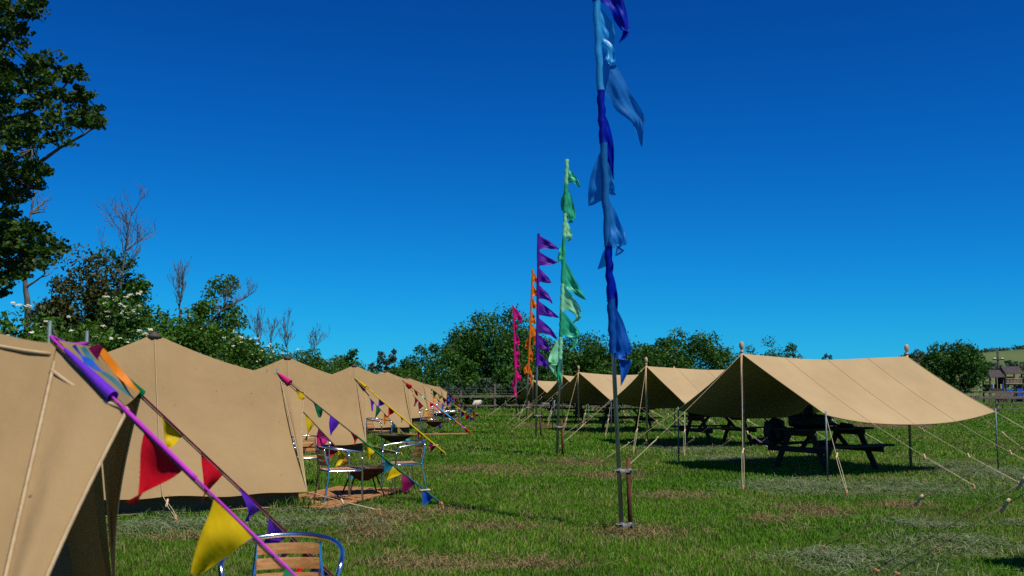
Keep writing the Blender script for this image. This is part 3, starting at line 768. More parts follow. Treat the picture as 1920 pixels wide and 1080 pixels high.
flagpole('tallest steel flag pole with see-through blue pennants running out of the top of the photo', (1166, 988), (1109, -180), 10.75,
    [(-180, -60, 'b_steel'), (-60, 2, 'b_royal'), (2, 170, 'b_sky'), (170, 268, 'b_royal'), (268, 462, 'b_steel'), (462, 560, 'b_royal'), (560, 662, 'b_mid')],
    [(-170, -80, [(1160, -100), (1180, -60)], 'b_sky'),
     (-70, 0, [(1145, -8), (1162, 28), (1172, 62), (1158, 87)], 'b_royal'),
     (2, 80, [(1138, 55), (1143, 82), (1150, 124)], 'b_sky'),
     (84, 178, [(1148, 150), (1170, 186), (1196, 216), (1203, 242), (1206, 272)], 'b_steel'), (60, 120, [(1138, 95), (1146, 118), (1151, 126)], 'b_sky'),
     (205, 268, [(1134, 248), (1141, 272), (1147, 300), (1152, 334)], 'b_royal'),
     (275, 372, [(1118, 356), (1105, 383)], 'b_steel'), (290, 362, [(1142, 345), (1156, 362)], 'b_steel'),
     (366, 462, [(1148, 432), (1163, 458), (1152, 482)], 'b_steel'), (455, 500, [(1132, 490), (1122, 502)], 'b_sky'),
     (500, 560, [(1147, 548), (1153, 568), (1158, 604)], 'b_royal'),
     (562, 660, [(1160, 640), (1170, 672), (1162, 724)], 'b_mid')],
    0.023, (0.62, 0.065), 0.072, 0.75, 1, 662, slv=0.041)
flagpole('second flag pole with emerald and mint green pennants', (1044, 853), (1063, 299), 22.1,
    [(299, 346, 'b_mint'), (346, 400, 'b_green'), (400, 445, 'b_mint'), (445, 532, 'b_green'), (532, 585, 'b_mint'), (585, 632, 'b_green'), (632, 674, 'b_mint')],
    [(312, 346, [(1076, 336), (1088, 354)], 'b_green'), (347, 402, [(1066, 388), (1074, 408), (1066, 416)], 'b_green'), (355, 396, [(1054, 394)], 'b_green'),
     (408, 440, [(1066, 436), (1070, 444), (1064, 452)], 'b_mint'), (452, 492, [(1052, 480), (1045, 494)], 'b_green'),
     (484, 534, [(1076, 538), (1100, 564)], 'b_green'), (533, 580, [(1072, 570), (1086, 590), (1071, 608)], 'b_mint'),
     (580, 628, [(1070, 618), (1082, 628), (1070, 660)], 'b_green'), (628, 674, [(1038, 672), (1036, 684), (1044, 708)], 'b_mint'), (655, 680, [(1050, 700), (1051, 724)], 'b_green')],
    0.028, (0.62,), 0.11, 0.78, 2, 674)
flagpole('flag pole with a full column of purple pennants pointing right', (1005, 816), (1010, 438), 30.6,
    [(438, 686, 'b_purple')],
    [(440, 468, [(1034, 460), (1049, 467)], 'b_purple'), (470, 499, [(1032, 490), (1046, 490)], 'b_purple'), (500, 529, [(1026, 524), (1034, 530)], 'b_purple'),
     (532, 561, [(1026, 556), (1036, 571)], 'b_purple'), (562, 591, [(1034, 588), (1049, 595)], 'b_purple'), (593, 623, [(1032, 622), (1046, 637)], 'b_purple'),
     (625, 655, [(1024, 648), (1029, 662)], 'b_purple'), (656, 685, [(1022, 680), (1029, 693)], 'b_purple')],
    0.029, (0.62,), 0.13, 0.72, 3, 686)
flagpole('flag pole wrapped in orange pennants', (986, 791), (999, 506), 42.0,
    [(505, 560, 'b_orange'), (560, 700, 'b_orange')],
    [(507, 531, [(1004, 524), (1008, 530)], 'b_orange'), (532, 554, [(1005, 550), (1008, 556)], 'b_orange'), (556, 579, [(1004, 574), (1008, 580)], 'b_orange'),
     (580, 607, [(1000, 602), (1003, 608)], 'b_orange'), (606, 634, [(1002, 624), (1005, 634), (998, 650)], 'b_orange'), (626, 652, [(988, 648), (984, 653)], 'b_orange'),
     (648, 676, [(995, 670), (998, 680)], 'b_orange'), (678, 702, [(986, 692), (984, 702)], 'b_orange'), (682, 706, [(994, 704), (997, 726)], 'b_orange')],
    0.032, (0.62,), 0.16, 0.72, 4, 700)
flagpole('smallest-looking flag pole with limp hot pink pennants', (969, 781), (962, 572), 49.0,
    [(572, 720, 'b_pink')],
    [(573, 596, [(972, 592), (977, 600), (974, 608)], 'b_pink'), (596, 620, [(970, 618)], 'b_pink'), (620, 646, [(971, 640), (971, 650)], 'b_pink'),
     (644, 670, [(971, 664), (971, 672)], 'b_pink'), (664, 690, [(972, 684), (973, 694)], 'b_pink'), (690, 714, [(974, 708), (973, 716)], 'b_pink'),
     (704, 722, [(962, 722), (961, 727)], 'b_pink'), (712, 728, [(967, 738), (967, 746)], 'b_pink')],
    0.032, (0.62,), 0.14, 0.66, 5, 720)

# ------------------------------------------------------------------ aluminium bistro chair
def make_chair(label):
    t = thing('bistro_chair', label, 'chair', group='aluminium garden chairs beside the tents')
    m = MB()
    half = [(0.22, 0.26, 0.60), (0.205, 0.272, 0.645), (0.165, 0.278, 0.672), (0.0, 0.275, 0.695), (-0.13, 0.245, 0.712), (-0.215, 0.18, 0.728), (-0.26, 0.09, 0.736)]
    arc = half + [(-0.272, 0, 0.738)] + [(x, -y, z) for x, y, z in half[::-1]]
    m.tube(smooth_path(arc, 5), 0.0135, 10); m.build('armrest', 'alu', t)
    for s in (-1, 1):
        m = MB(); m.tube(smooth_path([(0.22, s*0.26, 0.60), (0.225, s*0.255, 0.42), (0.235, s*0.25, 0.0)], 4), 0.0135, 10); m.build('leg', 'alu', t)
        m = MB(); m.tube(smooth_path([(-0.245, s*0.155, 0.705), (-0.225, s*0.165, 0.58), (-0.19, s*0.185, 0.44), (-0.22, s*0.20, 0.22), (-0.27, s*0.215, 0.0)], 5), 0.0125, 10); m.build('leg', 'alu', t)
    m = MB(); m.tube(smooth_path([(0.22, 0.20, 0.43), (0.22, -0.20, 0.43)], 1) + smooth_path([(0.20, -0.235, 0.43), (-0.15, -0.20, 0.43), (-0.19, -0.16, 0.43), (-0.19, 0.16, 0.43), (-0.15, 0.20, 0.43), (0.20, 0.235, 0.43)], 4), 0.011, 8, closed=True); m.build('seat_frame', 'alu', t)
    m = MB()
    for k in range(5):
        x = -0.155+k*0.078; wd = 0.37+0.02*k
        m.grid(lambda i, j, x=x, wd=wd: Vector((x+(j-0.5)*0.064, (i-0.5)*wd, 0.447-0.006*math.sin(math.pi*i))), 6, 1)
        m.grid(lambda i, j, x=x, wd=wd: Vector((x-(j-0.5)*0.064, (i-0.5)*wd, 0.435-0.006*math.sin(math.pi*i))), 6, 1)
        for sx in (-0.032, 0.032):
            m.grid(lambda i, j, x=x, wd=wd, sx=sx: Vector((x+sx, (i-0.5)*wd*(1 if sx > 0 else -1), 0.435+0.012*j-0.006*math.sin(math.pi*i))), 6, 1)
    m.build('seat', 'slat', t, smooth=False)
    m = MB()
    for z, xc in ((0.672, -0.238), (0.600, -0.224), (0.528, -0.208)):
        def sl(i, j, z=z, xc=xc):
            a = 2*math.pi*j; y = (i-0.5)*0.31
            return Vector((xc+0.008 - 0.035*(1-(2*i-1)**2) + 0.007*math.cos(a), y, z + 0.027*(1 if math.sin(a) > 0.3 else -1 if math.sin(a) < -0.3 else 0)))
        m.grid(sl, 10, 8)
        for e in (0, 1):
            b = len(m.v); m.v += [tuple(sl(e, k/8)) for k in range(8)]; m.f.append(tuple(range(b, b+8)))
    m.build('backrest', 'slat', t, smooth=False)
    return t
def copy_tree(o, parent=None):
    c = o.copy(); COL.objects.link(c); c.parent = parent
    for ch in list(o.children): copy_tree(ch, c)
    return c
chair0 = make_chair('chair')
used = [False]
def place_chair(x, y, rz, label, s=1.0):
    c = chair0 if not used[0] else copy_tree(chair0); used[0] = True
    c.location = (x, y, 0); c.rotation_euler = (0, 0, R(rz)); c['label'] = label; c.scale = (s, s, s); return c
place_chair(-1.11, 5.05, -82, 'slatted aluminium chair at the bottom edge of the photo, closest of all the chairs')
place_chair(-2.22, 13.15, 28, 'aluminium chair standing on the duckboard, its slatted back towards the photographer')
place_chair(-3.08, 15.5, -65, 'aluminium chair with sunlit wooden back slats, half hidden behind the speckled tent wall')
place_chair(-1.50, 14.25, 208, 'aluminium chair standing alone on the grass, seen from its side with looping arms')
place_chair(-3.18, 24.3, -20, 'aluminium chair beside the fire pit of the third tent, partly behind the canvas')
place_chair(-2.72, 33.2, -85, 'aluminium chair facing the camera with striped back slats behind the fourth tent fire pit')
place_chair(-3.05, 42.3, -80, 'chair with blue-looking slats under the teal and maroon bunting')
place_chair(-2.98, 48.2, -100, 'farthest garden chair, reddish slats, between bunting strings near the fence')
place_chair(-1.95, 33.4, 200, 'aluminium chair on the right-hand side of the fourth tent fire pit')

# ------------------------------------------------------------------ square fire bowls on splayed legs
def make_pit():
    t = thing('fire_pit', 'pit', 'fire pit', group='rusty square fire pits outside the tents')
    m = MB(); S, hb = 0.28, 0.055
    rings = [(S+0.03, 0.40), (S+0.03, 0.408), (S, 0.408), (hb, 0.235), (hb, 0.225), (S, 0.392), (S+0.03, 0.40)]
    b = len(m.v)
    for (s, z) in rings: m.v += [(s, s, z), (-s, s, z), (-s, -s, z), (s, -s, z)]
    for k in range(len(rings)-1):
        for q in range(4): m.f.append((b+k*4+q, b+k*4+(q+1) % 4, b+k*4+4+(q+1) % 4, b+k*4+4+q))
    m.f.append((b+12, b+13, b+14, b+15)); m.f.append((b+19, b+18, b+17, b+16))
    m.build('bowl', 'iron', t, smooth=False)
    for a in range(4):
        c, s = math.cos(R(45+90*a)), math.sin(R(45+90*a)); m = MB(); m.tube([(0.20*c, 0.20*s, 0.315), (0.36*c, 0.36*s, 0.0)], 0.011, 7); m.build('leg', 'iron', t)
    m = MB(); rng = random.Random(4)
    for k in range(7):
        a = rng.uniform(0, 6.28); p = Vector((rng.uniform(-.1, .1), rng.uniform(-.1, .1), 0.33+0.012*k)); d = Vector((math.cos(a), math.sin(a), rng.uniform(-.2, .2)))*0.11
        m.tube([p-d, p, p+d], [0.016, 0.022, 0.017], 7)
    m.build('firewood', 'bark', t)
    return t
pit0 = make_pit()
for i, (x, y, rz, lab) in enumerate([(-2.02, 13.95, 20, 'square rusty fire pit on the duckboard by the speckled tent, behind the turned-away chair'),
        (-2.62, 23.0, 40, 'dark pyramid-bowled fire pit on four splayed legs outside the third tent'),
        (-2.45, 32.0, 10, 'fire pit in front of the camera-facing chair of the fourth tent'),
        (-2.6, 41.6, 30, 'small distant fire pit outside the second farthest tent')]):
    p = pit0 if i == 0 else copy_tree(pit0); p.location = (x, y, 0.0); p.rotation_euler = (0, 0, R(rz)); p['label'] = lab

# ------------------------------------------------------------------ duckboards
def duckboard(x, y, rz, L, W, label, n=7):
    t = thing('duckboard', label, 'duckboard', (x, y, 0), R(rz), 'wooden boards laid on the grass outside tents')
    m = MB(); rng = random.Random(int(x*100))
    for k in range(n):
        yy = -W/2+(k+0.5)*W/n; m.box((rng.uniform(-.02, .02), yy, 0.042), (L, W/n-0.034, 0.022), Matrix.Rotation(rng.uniform(-.008, .008), 3, 'Z'), 0.003)
    m.build('planks', 'deck', t, smooth=False)
    m = MB()
    for xx in (-L*0.4, 0, L*0.4): m.box((xx, 0, 0.0145), (0.06, W, 0.03))
    m.build('battens', 'deck', t, smooth=False)
    return t
duckboard(-2.36, 13.65, 74, 2.4, 1.10, 'orange-brown duckboard of planks under the chairs by the speckled tent', 9)
duckboard(-2.3, 31.3, 14, 1.9, 0.5, 'narrow brown plank step in the grass in front of the fourth tent fire pit', 3)

# ------------------------------------------------------------------ picnic tables
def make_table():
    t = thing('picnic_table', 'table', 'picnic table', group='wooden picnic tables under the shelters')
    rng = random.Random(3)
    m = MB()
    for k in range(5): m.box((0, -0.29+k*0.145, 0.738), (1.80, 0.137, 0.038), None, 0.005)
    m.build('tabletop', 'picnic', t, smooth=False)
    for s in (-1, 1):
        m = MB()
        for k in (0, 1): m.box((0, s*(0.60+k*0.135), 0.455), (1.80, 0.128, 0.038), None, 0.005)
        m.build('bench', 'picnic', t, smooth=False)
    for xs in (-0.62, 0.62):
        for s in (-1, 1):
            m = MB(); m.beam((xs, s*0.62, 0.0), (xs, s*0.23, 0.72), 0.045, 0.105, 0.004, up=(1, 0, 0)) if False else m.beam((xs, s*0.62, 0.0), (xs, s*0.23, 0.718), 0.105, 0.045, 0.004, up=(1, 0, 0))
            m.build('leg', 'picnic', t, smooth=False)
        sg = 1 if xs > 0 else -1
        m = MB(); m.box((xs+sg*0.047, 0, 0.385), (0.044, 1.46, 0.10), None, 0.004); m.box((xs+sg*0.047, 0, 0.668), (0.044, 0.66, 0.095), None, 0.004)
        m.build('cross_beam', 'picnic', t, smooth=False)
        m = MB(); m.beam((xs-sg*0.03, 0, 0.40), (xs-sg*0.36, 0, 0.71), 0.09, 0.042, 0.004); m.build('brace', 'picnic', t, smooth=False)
    return t
tab0 = make_table()
TABS = [(5.64, 18.45, 31, 'picnic table under the nearest shelter, with black bags on top and backpack on its bench'),
        (5.28, 26.3, 24, 'picnic table with one dark bag under the second shelter, left of the nearest table'),
        (3.85, 34.3, 20, 'picnic table under the third shelter, just right of the blue flag pole'),
        (3.35, 41.6, 12, 'picnic table under the fourth shelter, seen just right of the green pole'),
        (2.5, 47.9, 10, 'farthest small picnic table under the last shelter, in front of the white sheep')]
for i, (x, y, rz, lab) in enumerate(TABS):
    o = tab0 if i == 0 else copy_tree(tab0); o.location = (x, y, 0); o.rotation_euler = (0, 0, R(rz)); o['label'] = lab
def on_table(i, lx, ly, z):
    x, y, rz, _ = TABS[i]; c, s = math.cos(R(rz)), math.sin(R(rz)); return (x+lx*c-ly*s, y+lx*s+ly*c, z), R(rz)
def lumpy(mb, c, size, seed, sq=0.55, n=20, lump=0.08):
    """squarish soft bag shape (superellipsoid with lumps)"""
    c = Vector(c); b = len(mb.v)
    def se(x, p): return math.copysign(abs(x)**p, x)
    def fn(i, j):
        th = math.pi*(j-0.5); ph = 2*math.pi*i
        x = se(math.cos(th), sq)*se(math.cos(ph), sq); y = se(math.cos(th), sq)*se(math.sin(ph), sq); z = se(math.sin(th), sq)
        k = 1+lump*mnoise.noise(Vector((x*1.7+seed, y*1.7, z*1.7)))*2
        return c+Vector((x*size[0]/2*k, y*size[1]/2*k, z*size[2]/2*k))
    mb.grid(fn, n*2, n); return mb
# backpack leaning on the near bench end
loc, rz = on_table(0, -0.60, 0.62, 0.475)
t = thing('backpack', 'bulky black backpack standing on the far left bench end of the nearest picnic table', 'backpack', loc, rz)
m = MB(); lumpy(m, (0, 0, 0.22), (0.32, 0.27, 0.44), 1, 0.6); m.build('body', 'bag', t)
m = MB(); lumpy(m, (-0.02, -0.17, 0.17), (0.28, 0.13, 0.26), 2, 0.6); m.build('pocket', 'bag', t)
for s in (-1, 1):
    m = MB(); m.tube(smooth_path([(s*0.09, 0.10, 0.40), (s*0.10, 0.155, 0.32), (s*0.12, 0.155, 0.16), (s*0.12, 0.10, 0.05)], 5), 0.018, 6); m.build('strap', 'bag', t)
m = MB(); m.tube(smooth_path([(-0.10, -0.03, 0.36), (-0.17, -0.06, 0.26), (-0.21, -0.09, 0.14), (-0.23, -0.10, 0.06)], 5), [0.05+0.018*math.sin(k*0.7) for k in range(16)], 8); m.build('sleeve', 'bag', t)
loc, rz = on_table(0, -0.35, 0.02, 0.757)
t = thing('holdall', 'wide black holdall heaped on the nearest picnic table top', 'bag', loc, rz)
m = MB(); lumpy(m, (0, 0, 0.115), (0.84, 0.44, 0.25), 5, 0.62); m.build('body', 'bag', t)
for s in (-1, 1):
    m = MB(); m.tube(smooth_path([(-0.18, s*0.1, 0.20), (-0.12, s*0.07, 0.265), (0.04, s*0.05, 0.275), (0.14, s*0.1, 0.20)], 5), 0.013, 6); m.build('handle', 'bag', t)
m = MB(); lumpy(m, (-0.02, 0.0, 0.285), (0.19, 0.15, 0.14), 9, 0.8); lumpy(m, (0.0, 0.0, 0.365), (0.11, 0.10, 0.07), 11, 0.8); m.build('cap', 'bag', t)
loc, rz = on_table(0, 0.24, 0.05, 0.757)
t = thing('jacket', 'crumpled black jacket trailing to the right of the holdall on the nearest table', 'jacket', loc, rz)
m = MB(); m.grid(lambda i, j: Vector((-0.18+0.5*i, (j-0.5)*0.42*(1-0.4*i), 0.012+0.15*(1-i)**1.6*math.sin(math.pi*min(1, max(0, j*1.0)))+0.022*abs(math.sin(9*i+7*j))*(1-i*0.6))), 26, 16); m.build('cloth', 'bag', t)
m = MB(); m.tube(smooth_path([(0.05, -0.16, 0.05), (0.2, -0.24, 0.03), (0.33, -0.2, 0.022)], 5), [0.045, 0.044, 0.043, 0.042, 0.041, 0.04, 0.039, 0.038, 0.036, 0.034, 0.03], 8); m.build('sleeve', 'bag', t)
loc, rz = on_table(1, -0.55, 0.0, 0.757)
t = thing('rucksack', 'round dark rucksack on the left end of the second picnic table', 'bag', loc, rz)
m = MB(); lumpy(m, (0, 0, 0.16), (0.44, 0.32, 0.34), 15, 0.7); m.build('body', 'bag', t)
m = MB(); lumpy(m, (-0.24, -0.05, 0.09), (0.2, 0.2, 0.19), 16, 0.7); m.build('pocket', 'bag', t)
m = MB(); m.tube(smooth_path([(-0.07, 0, 0.31), (0, 0, 0.37), (0.07, 0, 0.31)], 4), 0.012, 6); m.build('handle', 'bag', t)
t = thing('kit_bag', 'flattened dark kit bag lying on the grass at the right of the second table', 'bag', (6.35, 26.1, 0), R(20))
m = MB(); lumpy(m, (0, 0, 0.09), (0.55, 0.34, 0.20), 21, 0.7); m.build('body', 'bag', t)
m = MB(); m.tube(smooth_path([(-0.12, 0, 0.17), (0, 0.02, 0.24), (0.12, 0, 0.17)], 4), 0.012, 6); m.build('handle', 'bag', t)

# ------------------------------------------------------------------ sheep grazing beyond the fence
def sheep(loc, rz, s, label, face):
    t = thing('sheep', label, 'sheep', loc, R(rz)); k = s
    m = MB(); rng = random.Random(int(loc[0]*10))
    prof = [(-0.50, 0.10, 0.60), (-0.47, 0.19, 0.585), (-0.36, 0.255, 0.575), (-0.18, 0.285, 0.555), (0.0, 0.285, 0.55), (0.18, 0.275, 0.56), (0.33, 0.245, 0.575), (0.43, 0.19, 0.57), (0.52, 0.135, 0.53), (0.60, 0.10, 0.44), (0.64, 0.085, 0.36)]
    n = 20
    for (x, r, z) in prof:
        for q in range(n):
            a = 2*math.pi*q/n; kk = 1+0.07*mnoise.noise(Vector((x*9, math.cos(a)*3, math.sin(a)*3)))*2
            m.v.append((x*k, math.cos(a)*r*0.86*kk*k, (z+math.sin(a)*r*kk)*k))
    for i in range(len(prof)-1):
        for q in range(n): m.f.append((i*n+q, i*n+(q+1) % n, (i+1)*n+(q+1) % n, (i+1)*n+q))
    m.f.append(tuple(range(n))[::-1]); m.f.append(tuple((len(prof)-1)*n+q for q in range(n)))
    for (x, y, hk) in ((0.30, 0.12, 0), (0.30, -0.12, 0), (-0.36, 0.12, 1), (-0.36, -0.12, 1)):
        p = [(x, y, 0.45), (x-(0.05 if hk else 0.0), y, 0.27), (x+(0.02 if hk else 0.01), y, 0.13), (x, y, 0.03), (x+0.035, y, 0.0)]
        m.tube([Vector(a)*k for a in p], [0.085*k, 0.045*k, 0.030*k, 0.030*k, 0.032*k], 8)
    m.tube([Vector(a)*k for a in ((-0.49, 0, 0.62), (-0.54, 0, 0.52), (-0.54, 0, 0.38))], [0.045*k, 0.04*k, 0.02*k], 7)
    m.build('fleece', 'wool', t)
    h = MB(); h.tube([Vector(a)*k for a in ((0.60, 0, 0.40), (0.645, 0, 0.33), (0.69, 0, 0.24), (0.725, 0, 0.14), (0.735, 0, 0.10))], [0.075*k, 0.088*k, 0.075*k, 0.052*k, 0.03*k], 10)
    h.build('head', face, t)
    for sgn in (-1, 1):
        e = MB(); e.tube([Vector(a)*k for a in ((0.63, sgn*0.07, 0.36), (0.635, sgn*0.13, 0.345), (0.64, sgn*0.18, 0.32))], [0.012*k, 0.035*k, 0.008*k], 7); e.build('ear', face, t)
        e = MB(); e.lathe([(0.001, -0.012), (0.012, 0), (0.001, 0.012)], Vector((0.69, sgn*0.066, 0.262))*k, 7); e.build('eye', 'bag', t)
    return t
sheep((-2.22, 66.0, 0), 228, 0.72, 'cream sheep with a dark face grazing behind the far fence, left of the flag poles', 'sheepface')
sheep((2.2, 64.0, 0), 150, 0.74, 'white sheep grazing with its head down, seen between the green and purple poles', 'sheeppale')
# ------------------------------------------------------------------ fences
def fence(p, q, label, posts, rails, post_h, step, tall=None, mesh=None, thin=1.0):
    p, q = Vector((*p, 0)), Vector((*q, 0)); d = q-p; L = d.length; u = d/L; rng = random.Random(int(p.x*7+p.y))
    t = thing('fence', label, 'fence', tuple((p+q)/2))
    n = int(L/step)
    for k in range(n+1):
        c = p+u*(k*step)+Vector((0, 0.06, 0)); h = post_h + rng.uniform(-.04, .06)
        if tall and k % tall == 1: h = 1.62
        m = MB(); m.box(c+Vector((0, 0, h/2-0.05)), (0.11*thin, 0.10*thin, h+0.1), Matrix.Rotation(rng.uniform(-.02, .02), 3, 'Y'), 0.012); m.build('post', 'fence', t, world=True, smooth=False)
    for z, hh in rails:
        m = MB()
        for k in range(0, n, 2):
            a = p+u*(k*step); b = p+u*min(L, (k+2)*step)
            m.beam(a+Vector((0, 0, z+rng.uniform(-.02, .02))), b+Vector((0, 0, z+rng.uniform(-.02, .02))), 0.04, hh, 0.006)
        m.build('rail', 'fence', t, world=True, smooth=False)
    if mesh:
        z0, z1 = mesh; m = MB(); N = int(L/0.30)
        for k in range(N): m.tube([p+u*(k*0.30)+Vector((0, 0.02, z0)), p+u*(k*0.30)+Vector((0, 0.02, z1))], 0.004, 3, cap=False)
        z = z0
        while z <= z1+0.01: m.tube([p+Vector((0, 0.02, z)), q+Vector((0, 0.02, z))], 0.005, 3, cap=False); z += 0.16
        m.build('wire_mesh', 'wire', t, world=True, smooth=False)
    return t
fence((-9, 60.5), (17, 59.0), 'post and rail fence topped with wire mesh across the far end of the grass lane', True, [(0.90, 0.13), (0.36, 0.10)], 1.16, 2.0, tall=3, mesh=(0.9, 1.52))
fence((17.4, 58.6), (44, 51.0), 'dark post and rail fence to the right of the nearest shelter', True, [(0.84, 0.09), (0.55, 0.08), (0.26, 0.08)], 0.98, 3.2)
fence((26, 84.5), (58, 80.5), 'pale weathered rail fence in front of the wooden playhouse', True, [(1.02, 0.13), (0.62, 0.11)], 1.15, 2.6)

# ------------------------------------------------------------------ playground beyond the right fence
t = thing('playhouse', 'wooden play tower with two shingled roofs, slatted balcony and blue panels', 'playhouse', (45.5, 95.0, 0))
def PB(name, mat, boxes, par=None, rot=None):
    m = MB()
    for (c, s) in boxes: m.box(c, s, None, 0.01)
    return m.build(name, mat, par or t, smooth=False)
def roof(x0, x1, z0, z1, y0, y1):
    m = MB()
    for s in (-1, 1):
        ym = (y0+y1)/2; ye = y0 if s < 0 else y1
        for k in range(6):
            a = lerp(Vector((0, ye, z0)), Vector((0, ym, z1)), k/6); b = lerp(Vector((0, ye, z0)), Vector((0, ym, z1)), (k+1)/6+0.03)
            m.beam(Vector((x0, a.y*.5+b.y*.5, a.z*.5+b.z*.5+0.01*(k % 2))), Vector((x1, a.y*.5+b.y*.5, a.z*.5+b.z*.5+0.01*(k % 2))), 0.02+abs(b.y-a.y), 0.03+abs(b.z-a.z)*0.8, 0.003)
    return m.build('roof', 'shingle', t, smooth=False)
roof(0.15, 1.85, 2.62, 3.30, -0.9, 0.9); roof(-1.30, 0.12, 2.32, 2.98, -0.9, 0.9)
for x in (0.25, 1.75):
    for y in (-0.7, 0.7): PB('post', 'darkwood', [((x, y, 1.35), (0.12, 0.12, 2.7))])
for x in (-1.2, 0.02):
    for y in (-0.7, 0.7): PB('post', 'darkwood', [((x, y, 1.2), (0.12, 0.12, 2.4))])
PB('platform', 'darkwood', [((1.0, 0, 1.62), (1.6, 1.5, 0.10)), ((-0.6, 0, 0.95), (1.3, 1.5, 0.10))])
PB('railing', 'palewood', [((0.36+0.13*k, -0.76, 1.98), (0.075, 0.03, 0.52)) for k in range(11)] + [((1.0, -0.79, 1.72), (1.6, 0.03, 0.06)), ((1.0, -0.79, 2.2), (1.6, 0.03, 0.05))])
PB('back_wall', 'darkwood', [((1.0, 0.72, 2.0), (1.5, 0.04, 0.8)), ((-0.6, 0.72, 1.3), (1.2, 0.04, 0.75))])
PB('wall', 'darkwood', [((-0.6, -0.72, 1.10), (1.2, 0.05, 0.3))])
PB('side_panel', 'bluepanel', [((-1.08, -0.76, 1.45), (0.14, 0.04, 0.46)), ((-0.10, -0.76, 1.45), (0.12, 0.04, 0.46))])
PB('shutter', 'yellowpanel', [((-0.94, -0.77, 1.48), (0.09, 0.04, 0.40)), ((-0.24, -0.77, 1.48), (0.09, 0.04, 0.40))])
PB('blue_panel', 'bluepanel', [((0.52, -0.78, 0.80), (0.62, 0.05, 0.8))]); PB('blue_panel', 'bluepanel', [((1.48, -0.78, 0.84), (0.56, 0.05, 0.85))])
t = thing('swing_frame', 'pale square swing frame left of the wooden play tower', 'swing', (41.4, 93.0, 0))
for x in (-0.75, 0.75): PB('post', 'palewood', [((x, 0, 0.95), (0.08, 0.08, 1.9))])
PB('crossbar', 'palewood', [((0, 0, 1.94), (1.7, 0.09, 0.09))])
PB('swing_seat', 'darkwood', [((0.2, 0, 0.55), (0.42, 0.16, 0.04))]); PB('swing_rope', 'palewood', [((0.02, 0, 1.23), (0.02, 0.02, 1.35)), ((0.38, 0, 1.23), (0.02, 0.02, 1.35))])
t = thing('shed', 'low dark shed with grey roof right of the play tower', 'shed', (50.2, 97.0, 0))
PB('wall', 'darkwood', [((0.6, 0, 0.75), (4.6, 2.2, 1.5))])
m = MB(); m.beam((-1.9, -0.6, 1.72), (3.1, -0.6, 1.78), 1.5, 0.07, 0.01); m.beam((-1.9, 0.8, 1.74), (3.1, 0.8, 1.80), 1.4, 0.07, 0.01); m.build('roof', 'shingle', t, smooth=False)
PB('door', 'palewood', [((-0.4, -1.12, 0.62), (0.8, 0.04, 1.24))])
t = thing('utility_pole', 'tall dark utility pole with white insulators behind the play tower', 'utility pole', (52.4, 109.5, 0))
m = MB(); m.tube([(0, 0, 0), (0, 0, 5.62)], [0.15, 0.11], 10); m.build('pole', 'darkwood', t)
PB('crossarm', 'darkwood', [((0, -0.1, 4.35), (1.25, 0.1, 0.1))])
for x in (-0.42, 0.42):
    m = MB(); m.lathe([(0.05, -0.05), (0.16, 0.0), (0.15, 0.05), (0.05, 0.1)], (x, -0.12, 4.44), 8); m.build('insulator', 'insul', t)
for i, (x, y, lab) in enumerate(((39.2, 90, 'grey picnic bench behind the pale fence, left of the swing frame'), (43.6, 90, 'grey bench between the swing frame and the play tower'))):
    t = thing('bench', lab, 'bench', (x, y, 0))
    PB('seat', 'fence', [((0, 0, 0.46), (1.5, 0.4, 0.05))]); PB('backrest', 'fence', [((0, 0.2, 0.82), (1.5, 0.04, 0.42))])
    for s in (-0.6, 0.6): PB('leg', 'fence', [((s, 0.05, 0.22), (0.07, 0.36, 0.44))])

# ------------------------------------------------------------------ trees
def limb(mb, a, b, r0, r1, rng, n=6, wob=0.06, sides=6):
    a, b = Vector(a), Vector(b); L = (b-a).length; pts = []; rs = []
    o = Vector((0, 0, 0))
    for k in range(n+1):
        if 0 < k < n: o += Vector((rng.normal(), rng.normal(), rng.normal()*0.6))*wob*L/n
        pts.append(lerp(a, b, k/n)+o*min(1, (n-k)*0.7)); rs.append(lerp(r0, r1, k/n))
    mb.tube(pts, rs, sides); return pts
def clump_points(rng, centres, radii, per, flat=0.75):
    C = np.repeat(np.asarray(centres), per, axis=0); Rr = np.repeat(np.asarray(radii), per)
    v = unit_rand(rng, len(C)); rad = rng.uniform(0.25, 1.0, len(C))**0.55; rad = np.where(rng.uniform(0, 1, len(C)) < 0.13, rng.uniform(1.0, 1.35, len(C)), rad)
    off = v*(rad*Rr)[:, None]; off[:, 2] *= flat
    return C+off, v
LAST = [None]
